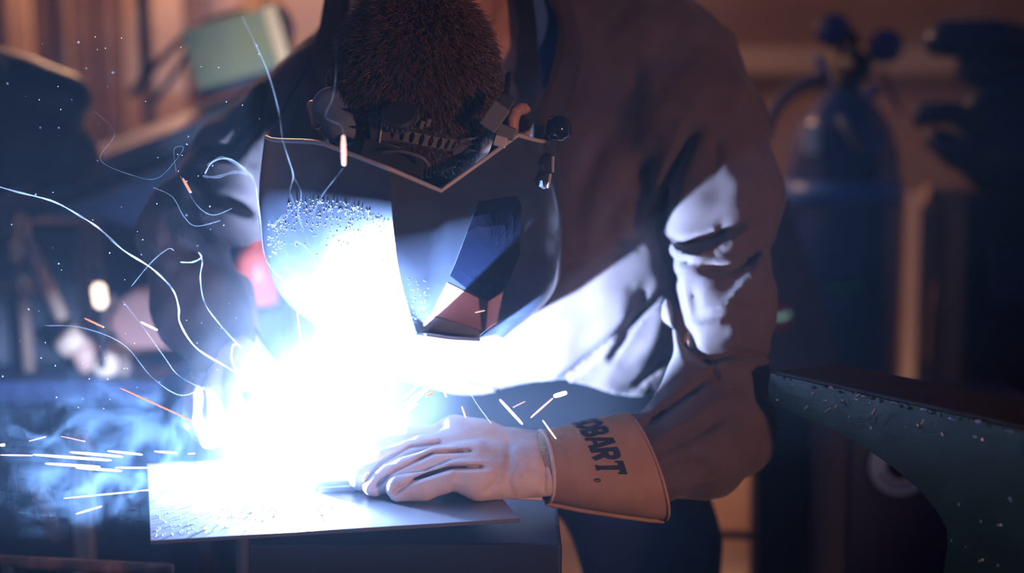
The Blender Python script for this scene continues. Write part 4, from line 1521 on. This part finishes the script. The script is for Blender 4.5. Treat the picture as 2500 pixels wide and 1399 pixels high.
# lettering printed round the cuff, drawn as heavy strokes
W = 0.25
def bar(x0, y0, x1, y1, w=W):
    d = Vector((x1 - x0, y1 - y0, 0)).normalized() * 1.0
    n_ = Vector((-d.y, d.x, 0)) * w / 2
    a, b_ = Vector((x0, y0, 0)), Vector((x1, y1, 0))
    return [a - n_, b_ - n_, b_ + n_, a + n_]
def arc_strokes(cx_, cy_, rx, ry, a0, a1, n=12, w=W):
    out = []
    for k in range(n):
        q = []
        for (aa, s_) in ((k, -1), (k + 1, -1), (k + 1, 1), (k, 1)):
            t = math.radians(a0 + (a1 - a0) * aa / n)
            q.append(Vector((cx_ + (rx + s_ * w / 2) * math.cos(t), cy_ + (ry + s_ * w / 2) * math.sin(t), 0)))
        out.append(q)
    return out
glyphs = {
    'H': (0.72, [bar(.1, 0, .1, 1), bar(.62, 0, .62, 1), bar(.1, .5, .62, .5)]),
    'O': (0.86, arc_strokes(.43, .5, .33, .40, 0, 360, 24)),
    'B': (0.70, [bar(.1, 0, .1, 1), bar(.1, .9, .36, .9), bar(.1, .5, .40, .5), bar(.1, .1, .38, .1)]
          + arc_strokes(.36, .71, .17, .19, -90, 90, 8) + arc_strokes(.38, .30, .20, .20, -90, 90, 8)),
    'A': (0.80, [bar(.08, 0, .36, 1), bar(.72, 0, .44, 1), bar(.3, .95, .5, .95, .12), bar(.2, .3, .6, .3, .17)]),
    'R': (0.74, [bar(.1, 0, .1, 1), bar(.1, .9, .38, .9), bar(.1, .48, .38, .48)] + arc_strokes(.38, .69, .19, .21, -90, 90, 8) + [bar(.36, .46, .62, 0)]),
    'T': (0.74, [bar(.37, 0, .37, 1), bar(0, .9, .74, .9), bar(.05, .98, .05, .70, .11), bar(.69, .98, .69, .70, .11), bar(.2, .04, .54, .04, .10)]),
}
quads = []
xo = 0.0
for ch in 'HOBART':
    adv, st = glyphs[ch]
    quads += [[v + Vector((xo, 0, 0)) for v in q] for q in st]
    xo += adv + 0.03
bm = bmesh.new()
for kq, q in enumerate(quads):
    NN = 6
    vv = [[None] * (NN + 1) for _ in range(NN + 1)]
    for i in range(NN + 1):
        for j in range(NN + 1):
            p = q[0].lerp(q[1], i / NN).lerp(q[3].lerp(q[2], i / NN), j / NN)
            u_ = p.x / xo
            ang = math.radians(-10 + 98 * u_)
            t = 0.490 + 0.142 * p.y + 0.050 * u_
            vv[i][j] = bm.verts.new(cuff_pt(t, ang, 0.0006 + 0.00003 * (kq % 5)))
    for i in range(NN):
        for j in range(NN):
            bm.faces.new((vv[i][j], vv[i + 1][j], vv[i + 1][j + 1], vv[i][j + 1]))
o = put('lettering', bm, mat('black print', (0.018, 0.017, 0.025), 0.8), cuff)
o['label'] = 'black printed lettering'
bm = bmesh.new()
add_tube(bm, [cuff_pt(0.535 + 0.014 * math.cos(a), math.radians(95.5) + 0.035 * math.sin(a), 0.0006) for a in np.linspace(0, 2 * math.pi, 17)], 0.0005, 5)
add_tube(bm, [cuff_pt(0.531, math.radians(95.0), 0.0006), cuff_pt(0.539, math.radians(95.0), 0.0006)], 0.0006, 5)
put('registered_mark', bm, mat('black print'), cuff)

# ---- the other glove, holding the torch
g2 = empty('welding_glove', P(560, 1000, 1.795), 'pale leather welding glove curled around the torch, washed out in the glare', 'glove')
fg2 = Field(tuple(P(560, 920, 1.795) - Vector((0.10, 0.11, 0.12))), tuple(P(560, 920, 1.795) + Vector((0.12, 0.10, 0.12))), 0.0024)
kn2 = [P(585, 868, 1.770), P(553, 872, 1.780), P(525, 890, 1.790), P(505, 915, 1.803)]
fg2.chain([P(545, 838, 1.835), P(560, 850, 1.805)], [0.034, 0.030], 0.01)
for q, r in zip(kn2, (0.020, 0.020, 0.019, 0.018)):
    fg2.cone(P(548, 842, 1.830), q, 0.028, r, 0.014)
f2 = [[(585, 868, 1.770), (575, 940, 1.750), (578, 1010, 1.747), (590, 1060, 1.753)],
      [(553, 872, 1.780), (535, 945, 1.757), (535, 1015, 1.755), (550, 1068, 1.763)],
      [(525, 890, 1.790), (500, 955, 1.770), (498, 1018, 1.768), (512, 1066, 1.777)],
      [(505, 915, 1.803), (482, 970, 1.785), (478, 1022, 1.785), (490, 1056, 1.793)]]
for pts in f2:
    fg2.chain([P(*q) for q in pts], [0.017, 0.0152, 0.0145, 0.0125], 0.003)
fg2.chain([P(590, 855, 1.825), P(632, 900, 1.800), P(640, 960, 1.775), P(628, 1010, 1.765)], [0.022, 0.0175, 0.016, 0.013], 0.005)
fg2.cone(P(545, 900, 1.800), P(600, 905, 1.800), 0.026, 0.024, 0.014)
fg2.ripple(0.0012, 130, 21)
fg2.build('hand', m_glove, g2)
bm = bmesh.new()
A, B = P(505, 742, 1.867), P(550, 850, 1.825)
axd = (B - A).normalized()
x_, y_ = frame_of(axd)
rings = []
for t, r in list(zip(np.linspace(0, 1, 8), np.linspace(0.057, 0.043, 8))) + [(0.9, 0.040), (0.4, 0.048), (0.02, 0.054)]:
    rings.append([bm.verts.new(A.lerp(B, t) + (x_ * math.cos(q) + y_ * math.sin(q)) * r) for q in np.linspace(0, 2 * math.pi, 33)[:-1]])
for a, b_ in zip(rings, rings[1:]):
    for k in range(32):
        bm.faces.new((a[k], a[(k + 1) % 32], b_[(k + 1) % 32], b_[k]))
put('cuff', bm, mat('grey suede cuff', (0.34, 0.25, 0.23), 0.85), g2, True)

# welding torch
to_ = empty('welding_torch', P(600, 990, 1.72), 'black welding torch pointing at the arc from the curled glove', 'torch')
tip = Vector(ARC) + Vector((-0.012, 0.012, 0.022))
tube('handle', spline([P(560, 890, 1.83), P(585, 950, 1.785), P(610, 1010, 1.755)], 6), [0.013] * 13, m_rubber, to_, n=14)
tube('neck', spline([P(610, 1010, 1.755), P(640, 1050, 1.73), P(662, 1085, 1.70), P(680, 1112, 1.688)], 6), [0.0085] * 19, m_steel, to_, n=14)
a_ = P(672, 1100, 1.692)
dd = (tip - a_)
lathe('nozzle', a_, dd, [(0, 0.009), (0.006, 0.011), (dd.length * .75, 0.011), (dd.length * .95, 0.0085), (dd.length, 0.008)], mat('copper nozzle', (0.55, 0.28, 0.18), 0.4, 0.7), to_, n=20)
tube('trigger', [P(600, 960, 1.738), P(612, 985, 1.728)], 0.004, m_rubber, to_)

# ================================================================== ARC, SMOKE, SPARKS
bm = bmesh.new()
bmesh.ops.create_icosphere(bm, subdivisions=1, radius=1.0)
for v in bm.verts:
    v.co = Vector((v.co.x * 0.005, v.co.y * 0.005, v.co.z * 0.0065)) + ARC
area = 4 * math.pi * 0.0055 ** 2
o = put('welding_arc', bm, mat('arc plasma', (0, 0, 0), 0.5, emis=(ARC_COLOR, ARC_POWER / (math.pi * area))), smooth=True)
tag(o, 'blinding white welding arc on the plate under the torch', 'arc')


def volume_mat(name, color, build):
    m = bpy.data.materials.new(name)
    m.use_nodes = True
    nt = m.node_tree
    for n in list(nt.nodes):
        if n.type != 'OUTPUT_MATERIAL':
            nt.nodes.remove(n)
    out = [n for n in nt.nodes if n.type == 'OUTPUT_MATERIAL'][0]
    vs_ = nt.nodes.new('ShaderNodeVolumeScatter')
    vs_.inputs['Color'].default_value = (*color, 1)
    vs_.inputs['Anisotropy'].default_value = 0.0
    nt.links.new(vs_.outputs[0], out.inputs['Volume'])
    build(nt, vs_)
    return m


def math_n(nt, op, a, b=None, clamp=False):
    n = nt.nodes.new('ShaderNodeMath')
    n.operation = op
    n.use_clamp = clamp
    for i, q in enumerate((a, b)):
        if q is None:
            continue
        if isinstance(q, (int, float)):
            n.inputs[i].default_value = q
        else:
            nt.links.new(q, n.inputs[i])
    return n.outputs[0]


# thin even haze over the work area
def haze(nt, vs_):
    vs_.inputs['Density'].default_value = HAZE


HAZE = 0.017
bm = bmesh.new()
bmesh.ops.create_icosphere(bm, subdivisions=4, radius=1.0)
for v in bm.verts:
    v.co = Vector((v.co.x * 0.85, v.co.y * 0.62, v.co.z * 0.75)) + ARC + Vector((0, 0.05, 0.12))
o = put('welding_haze', bm, volume_mat('thin haze', (0.55, 0.75, 1.0), haze), smooth=True)
tag(o, 'thin blue haze glowing around the arc', 'haze', kind='stuff')


# denser fume rising from the arc
def plume(nt, vs_):
    tc = nt.nodes.new('ShaderNodeTexCoord')
    sep = nt.nodes.new('ShaderNodeSeparateXYZ')
    nt.links.new(tc.outputs['Object'], sep.inputs[0])
    ln = nt.nodes.new('ShaderNodeVectorMath')
    ln.operation = 'LENGTH'
    sc_ = nt.nodes.new('ShaderNodeVectorMath')
    sc_.operation = 'MULTIPLY'
    sc_.inputs[1].default_value = (1 / 0.165, 1 / 0.15, 1 / 0.21)
    nt.links.new(tc.outputs['Object'], sc_.inputs[0])
    nt.links.new(sc_.outputs[0], ln.inputs[0])
    fall = math_n(nt, 'SUBTRACT', 1.0, ln.outputs['Value'], True)
    fall = math_n(nt, 'POWER', fall, 1.3)
    nz = nt.nodes.new('ShaderNodeTexNoise')
    nz.inputs['Scale'].default_value = 13
    nz.inputs['Detail'].default_value = 3
    nz.inputs['Distortion'].default_value = 0.6
    nt.links.new(tc.outputs['Object'], nz.inputs['Vector'])
    mr = nt.nodes.new('ShaderNodeMapRange')
    mr.inputs['From Min'].default_value = 0.30
    mr.inputs['From Max'].default_value = 0.75
    mr.inputs['To Min'].default_value = 0.15
    mr.inputs['To Max'].default_value = 2.0
    nt.links.new(nz.outputs['Fac'], mr.inputs['Value'])
    d = math_n(nt, 'MULTIPLY', fall, mr.outputs['Result'])
    d = math_n(nt, 'MULTIPLY', d, PLUME)
    nt.links.new(d, vs_.inputs['Density'])


PLUME = 1.0
bm = bmesh.new()
bmesh.ops.create_icosphere(bm, subdivisions=4, radius=1.0)
cpl = P(800, 985, 1.69)
for v in bm.verts:
    v.co = Vector((v.co.x * 0.165, v.co.y * 0.15, v.co.z * 0.21)) + cpl
mp_ = volume_mat('welding fume', (0.80, 0.90, 1.0), plume)
me = bpy.data.meshes.new('welding_fume')
for v in bm.verts:
    v.co -= cpl
bm.to_mesh(me)
bm.free()
o = place('welding_fume', me, mp_, cpl)
tag(o, 'bright white fume billowing up from the arc', 'smoke', kind='stuff')


def puff(nt, vs_):
    tc = nt.nodes.new('ShaderNodeTexCoord')
    ln = nt.nodes.new('ShaderNodeVectorMath')
    ln.operation = 'LENGTH'
    sc_ = nt.nodes.new('ShaderNodeVectorMath')
    sc_.operation = 'MULTIPLY'
    sc_.inputs[1].default_value = (1 / 0.125, 1 / 0.085, 1 / 0.10)
    nt.links.new(tc.outputs['Object'], sc_.inputs[0])
    nt.links.new(sc_.outputs[0], ln.inputs[0])
    fall = math_n(nt, 'SUBTRACT', 1.0, ln.outputs['Value'], True)
    nz = nt.nodes.new('ShaderNodeTexNoise')
    nz.inputs['Scale'].default_value = 19
    nz.inputs['Detail'].default_value = 6
    nz.inputs['Roughness'].default_value = 0.6
    nz.inputs['Distortion'].default_value = 1.6
    nt.links.new(tc.outputs['Object'], nz.inputs['Vector'])
    mr = nt.nodes.new('ShaderNodeMapRange')
    mr.inputs['From Min'].default_value = 0.50
    mr.inputs['From Max'].default_value = 0.66
    nt.links.new(nz.outputs['Fac'], mr.inputs['Value'])
    fall = math_n(nt, 'POWER', fall, 0.7)
    d = math_n(nt, 'MULTIPLY', fall, mr.outputs['Result'])
    d = math_n(nt, 'MULTIPLY', d, PUFF)
    nt.links.new(d, vs_.inputs['Density'])


PUFF = 3.2
cpf = P(225, 1135, 1.53)
bm = bmesh.new()
bmesh.ops.create_icosphere(bm, subdivisions=4, radius=1.0)
for v in bm.verts:
    v.co = Vector((v.co.x * 0.125, v.co.y * 0.085, v.co.z * 0.10))
me = bpy.data.meshes.new('smoke_puff')
bm.to_mesh(me)
bm.free()
o = place('smoke_puff', me, volume_mat('blue smoke', (0.50, 0.72, 1.0), puff), cpf)
tag(o, 'curling blue smoke cloud left of the plate', 'smoke', kind='stuff')


def smoke_mat(name, alpha):
    m = bpy.data.materials.new(name)
    m.use_nodes = True
    nt = m.node_tree
    for n in list(nt.nodes):
        if n.type != 'OUTPUT_MATERIAL':
            nt.nodes.remove(n)
    out = [n for n in nt.nodes if n.type == 'OUTPUT_MATERIAL'][0]
    tr = nt.nodes.new('ShaderNodeBsdfTransparent')
    df = nt.nodes.new('ShaderNodeBsdfDiffuse')
    tl = nt.nodes.new('ShaderNodeBsdfTranslucent')
    for q in (df, tl):
        q.inputs['Color'].default_value = (0.85, 0.92, 1.0, 1)
    m1 = nt.nodes.new('ShaderNodeMixShader')
    m1.inputs[0].default_value = 0.5
    nt.links.new(df.outputs[0], m1.inputs[1])
    nt.links.new(tl.outputs[0], m1.inputs[2])
    m2 = nt.nodes.new('ShaderNodeMixShader')
    m2.inputs[0].default_value = alpha
    nt.links.new(tr.outputs[0], m2.inputs[1])
    nt.links.new(m1.outputs[0], m2.inputs[2])
    nt.links.new(m2.outputs[0], out.inputs['Surface'])
    return m


SM = {a: smoke_mat('smoke thread %g' % a, a * 1.3) for a in (0.02, 0.04, 0.08, 0.15)}
trails = [
    ([(-40, 445), (40, 468), (130, 492), (200, 530), (245, 560), (300, 610), (370, 655), (420, 705), (436, 750), (440, 790), (480, 850), (560, 900), (600, 930), (640, 985)],
     4.2, 0.15, 'thickest bright smoke thread sweeping from the left edge to the arc', 1.60),
    ([(487, 618), (494, 640), (489, 680), (500, 740), (535, 790), (575, 835), (590, 848)], 3.2, 0.08, 'short smoke thread with a hooked top between sleeve and thick thread', 1.62),
    ([(590, 850), (570, 842), (566, 880), (585, 915), (620, 960), (660, 985)], 3.6, 0.15, 'small hooked smoke curl beside the curled glove', 1.62),
    ([(440, 640), (470, 640), (492, 628), (484, 616)], 3.0, 0.08, 'tiny sideways smoke wisp at the head of the hooked thread', 1.62),
    ([(590, 40), (625, 110), (655, 180), (680, 270), (690, 340), (705, 390), (716, 430), (708, 470), (722, 505)], 2.4, 0.08, 'long blue smoke thread rising past the helmet corner to the box', 1.48),
    ([(500, 425), (520, 395), (560, 388), (600, 415), (620, 440), (628, 480), (636, 540), (645, 620), (670, 665), (715, 705), (725, 760), (738, 850)], 3.0, 0.08, 'smoke ribbon curling over the sleeve beside the helmet edge', 1.52),
    ([(495, 430), (530, 432), (575, 420), (610, 430), (630, 470)], 6.0, 0.02, 'broad pale smoke swirl at the top of the ribbon', 1.53),
    ([(505, 405), (540, 385), (575, 400), (605, 425)], 6.0, 0.02, 'upper pale smoke arc above the swirl', 1.53),
    ([(722, 505), (690, 530), (665, 550), (655, 540)], 7.0, 0.02, 'stubby smoke wisp hooking left on the helmet', 1.50),
    ([(715, 430), (735, 470), (728, 520), (740, 560), (755, 600)], 2.2, 0.04, 'fine smoke thread drifting down the lit helmet cheek', 1.48),
    ([(838, 410), (815, 440), (785, 480), (765, 530), (770, 600)], 1.8, 0.04, 'smoke thread dropping from the glowing red streak', 1.47),
    ([(818, 100), (820, 180), (812, 240), (795, 285), (830, 305), (840, 330)], 1.5, 0.02, 'faint smoke thread hanging over the hair', 1.46),
    ([(228, 270), (280, 325), (245, 390), (330, 430), (385, 435), (430, 390), (448, 360), (425, 365), (430, 420)], 1.5, 0.02, 'faint looping smoke thread over the beam', 1.60),
    ([(372, 457), (420, 480), (450, 530), (480, 552), (540, 538)], 1.5, 0.04, 'faint smoke arc crossing the bent elbow', 1.62),
    ([(440, 430), (480, 500), (520, 525), (568, 508)], 1.8, 0.04, 'short smoke arc on the upper sleeve', 1.62),
    ([(110, 795), (200, 800), (300, 840), (370, 920), (440, 965), (500, 945)], 2.0, 0.04, 'long faint smoke curve low on the left ending at the glove', 1.62),
    ([(300, 735), (350, 800), (400, 870), (440, 920), (520, 960)], 1.6, 0.04, 'thin smoke line running beside the thick thread', 1.62),
    ([(320, 700), (370, 640), (410, 608), (425, 612)], 1.8, 0.04, 'faint smoke hook below the elbow', 1.62),
    ([(1135, 890), (1135, 930), (1160, 980), (1200, 1035)], 1.8, 0.04, 'single smoke thread above the gloved knuckles', 1.58),
    ([(720, 600), (725, 590), (760, 620), (790, 690), (780, 720)], 2.0, 0.04, 'small smoke loop on the bright cheek of the helmet', 1.50),
    ([(800, 560), (830, 620), (835, 700)], 1.6, 0.02, 'faint straight smoke thread on the lit helmet', 1.50),
    ([(1170, 820), (1210, 790), (1270, 770), (1290, 765)], 1.8, 0.02, 'faint smoke thread along the lower right helmet edge', 1.55),
]
for pts, w, al, lab, Y in trails:
    rad = w * 0.5 * PX(Y)
    S = spline([P(x, y, Y + 0.01 * math.sin(i * 1.7)) for i, (x, y) in enumerate(pts)], 8)
    n = len(S)
    rr = [rad * (0.35 + 0.65 * math.sin(math.pi * min(1, 0.08 + (k / n))) ** 0.5) * (1 + 0.25 * math.sin(k * 0.9)) if k < n * .5 else rad * (1 + 0.2 * math.sin(k * 0.7)) for k in range(n)]
    rr[0] *= 0.3
    rr[-1] *= 0.4
    o = tube('smoke_trail', S, rr, SM[al], n=8)
    tag(o, lab, 'smoke', 'smoke threads')

SPK = {
    'white': mat('white hot spark', (1, 1, 1), 0.5, emis=((1.0, 0.86, 0.84), 3.2)),
    'pink': mat('pink hot spark', (1, 0.8, 0.8), 0.5, emis=((1.0, 0.42, 0.38), 2.2)),
    'orange': mat('orange spark', (1, 0.6, 0.4), 0.5, emis=((1.0, 0.36, 0.20), 1.2)),
    'hot': mat('yellow white spark', (1, 0.9, 0.8), 0.5, emis=((1.0, 0.72, 0.50), 2.4)),
}
sparks = [  # x0,y0,x1,y1,width px,kind,label
    (838, 330, 840, 404, 11, 'pink', 'thick glowing red-white spark over the helmet rim'),
    (446, 435, 466, 470, 5, 'orange', 'short orange spark on the sleeve near the elbow'),
    (206, 777, 254, 799, 4, 'orange', 'thin orange spark left of the tool bag'),
    (343, 786, 385, 806, 5, 'hot', 'yellow-white spark in front of the tool bag'),
    (292, 947, 475, 1030, 4, 'orange', 'long orange spark slanting down to the glove'),
    (475, 1030, 545, 1062, 5, 'white', 'white spark continuing the long slanting one'),
    (80, 1110, 272, 1124, 7, 'white', 'longest white spark flying left across the smoke'),
    (0, 1111, 80, 1112, 4, 'pink', 'thin pink spark tail at the left edge'),
    (170, 1104, 300, 1115, 7, 'white', 'white spark just above the longest one'),
    (110, 1132, 245, 1140, 7, 'white', 'white spark just below the longest one'),
    (185, 1142, 298, 1150, 7, 'white', 'lowest of the parallel white sparks'),
    (262, 1101, 348, 1110, 6, 'white', 'white spark at the right end of the upper row'),
    (376, 1102, 432, 1106, 6, 'pink', 'pink-white spark left of the plate edge'),
    (280, 1142, 360, 1142, 5, 'pink', 'pink spark right of the lowest white spark'),
    (400, 1131, 475, 1137, 4, 'pink', 'pale pink spark over the plate back corner'),
    (480, 1129, 530, 1130, 6, 'white', 'short white spark close to the glare'),
    (155, 1217, 340, 1199, 4, 'hot', 'long thin spark over the left plate edge'),
    (340, 1198, 470, 1190, 5, 'white', 'white spark reaching the glare on the plate'),
    (185, 1255, 249, 1236, 5, 'hot', 'short rising spark low at the left'),
    (0, 1087, 12, 1086, 7, 'white', 'white spark cut by the left edge'),
    (70, 1077, 112, 1066, 3, 'orange', 'faint orange spark in the smoke, rising'),
    (148, 1065, 208, 1078, 3, 'orange', 'faint orange spark in the smoke, falling'),
    (480, 1064, 530, 1085, 5, 'white', 'white spark under the curled glove'),
    (458, 1108, 476, 1107, 4, 'orange', 'tiny orange dash before the plate corner'),
    (1220, 975, 1276, 1036, 6, 'white', 'bright white spark striking above the cuff'),
    (1352, 968, 1384, 958, 11, 'white', 'fat white spark on the jacket hem'),
    (1296, 1020, 1350, 972, 4, 'pink', 'pale tail below the fat white spark'),
    (1325, 1026, 1358, 1072, 3, 'hot', 'thin yellow spark over the glove cuff'),
    (1128, 992, 1138, 1020, 4, 'orange', 'small orange spark over the knuckles'),
    (1092, 925, 1110, 958, 8, 'white', 'short thick white spark beneath the chest'),
    (1040, 968, 1058, 958, 6, 'orange', 'blurred reddish spark above the index finger'),
    (1062, 900, 1090, 970, 4, 'white', 'thin white spark falling beside the thick one'),
    (950, 1035, 1065, 932, 6, 'white', 'long white spark fanning up right from the glare'),
    (960, 1010, 1040, 945, 5, 'white', 'middle white spark of the fan beside the glare'),
    (985, 975, 1035, 925, 5, 'white', 'upper white spark of the fan beside the glare'),
    (945, 1045, 1020, 985, 5, 'white', 'lower white spark of the fan beside the glare'),
    (1160, 763, 1184, 758, 3, 'orange', 'tiny orange spark in front of the helmet chin'),
    (722, 715, 735, 850, 3, 'white', 'vertical white spark below the helmet cheek'),
    (590, 1010, 650, 1060, 4, 'white', 'white spark beside the torch neck'),
    (1252, 995, 1282, 980, 2, 'pink', 'hair-thin spark branching off above the cuff'),
]
for (x0, y0, x1, y1, w, kd, lab) in sparks:
    Y = 1.50 if y0 < 1095 or x0 < 400 else 1.56
    if x0 < 500 and y0 > 1000:
        Y = 1.58
    a, b_ = P(x0, y0, Y), P(x1, y1, Y)
    r = w * 0.5 * PX(Y)
    if lab.startswith('thick glowing'):
        a, b_ = P(x0, y0, 1.42), P(x1, y1, 1.42)
    S = [a.lerp(b_, t) for t in (0, 0.04, 0.3, 0.7, 0.96, 1)]
    o = tube('spark', S, [r * .2, r * .7, r, r, r * .8, r * .2], SPK[kd], n=8)
    tag(o, lab, 'spark', 'flying sparks')

# fine spatter glittering on the helmet cheek, on the plate and in the air
def dots(name, pts, m, lab):
    vs_, fs_ = [], []
    bm = bmesh.new()
    bmesh.ops.create_icosphere(bm, subdivisions=1, radius=1.0)
    bv = np.array([tuple(v.co) for v in bm.verts])
    bf = np.array([[v.index for v in f.verts] for f in bm.faces])
    bm.free()
    for (p, r) in pts:
        fs_.append(bf + sum(len(q) for q in vs_) if False else bf + len(vs_) * len(bv))
        vs_.append(bv * r + np.array(tuple(p)))
    o = put_np(name, np.concatenate(vs_), np.concatenate(fs_), m)
    tag(o, lab, 'spatter', kind='stuff')


pts = []
for k in range(420):
    x = random.uniform(655, 955)
    top = 500 + 0.0016 * (x - 770) ** 2 + (40 if x < 700 else 0)
    y = top + abs(random.gauss(0, 1)) * 45 - 15
    p, nn = hit(T_shell, x, y)
    if nn.y > 0:
        nn = -nn
    pts.append((p + nn * 0.0004, random.uniform(0.0003, 0.0008)))
for k in range(60):
    x, y = random.uniform(985, 1048), random.uniform(680, 790)
    p, nn = hit(T_shell, x, y)
    if nn.y > 0:
        nn = -nn
    pts.append((p + nn * 0.0004, random.uniform(0.0003, 0.0006)))
dots('metal_spatter', pts, mat('spatter beads', (0.8, 0.88, 0.95), 0.4), 'glittering spatter beads on the helmet cheek')
pts = []
for k in range(420):
    a, b_ = random.random() ** 1.2, random.random()
    p = c_fl + ex * (PW * (0.01 + 0.5 * a)) + ey * (PD * (0.04 + 0.6 * b_))
    pts.append((Vector((p.x, p.y, 0.9003)), random.uniform(0.0003, 0.0008)))
dots('plate_spatter', pts, mat('spatter beads'), 'fine spatter grains scattered over the plate')
pts = [(P(random.uniform(0, 640), random.uniform(80, 1000), random.uniform(1.45, 1.62)), random.uniform(0.0003, 0.0007)) for k in range(90)]
dots('floating_dust', pts, mat('spatter beads'), 'tiny bright dust motes floating at the left')
bm = bmesh.new()
bmesh.ops.create_icosphere(bm, subdivisions=2, radius=0.0016)
q = P(502, 1312, 1.47)
for v in bm.verts:
    v.co += Vector((q.x, q.y, 0.9012))
o = put('ember', bm, mat('ember glow', (1, 0.6, 0.4), 0.5, emis=((1.0, 0.5, 0.3), 2.5)))
tag(o, 'single glowing ember near the front edge of the plate', 'spark')
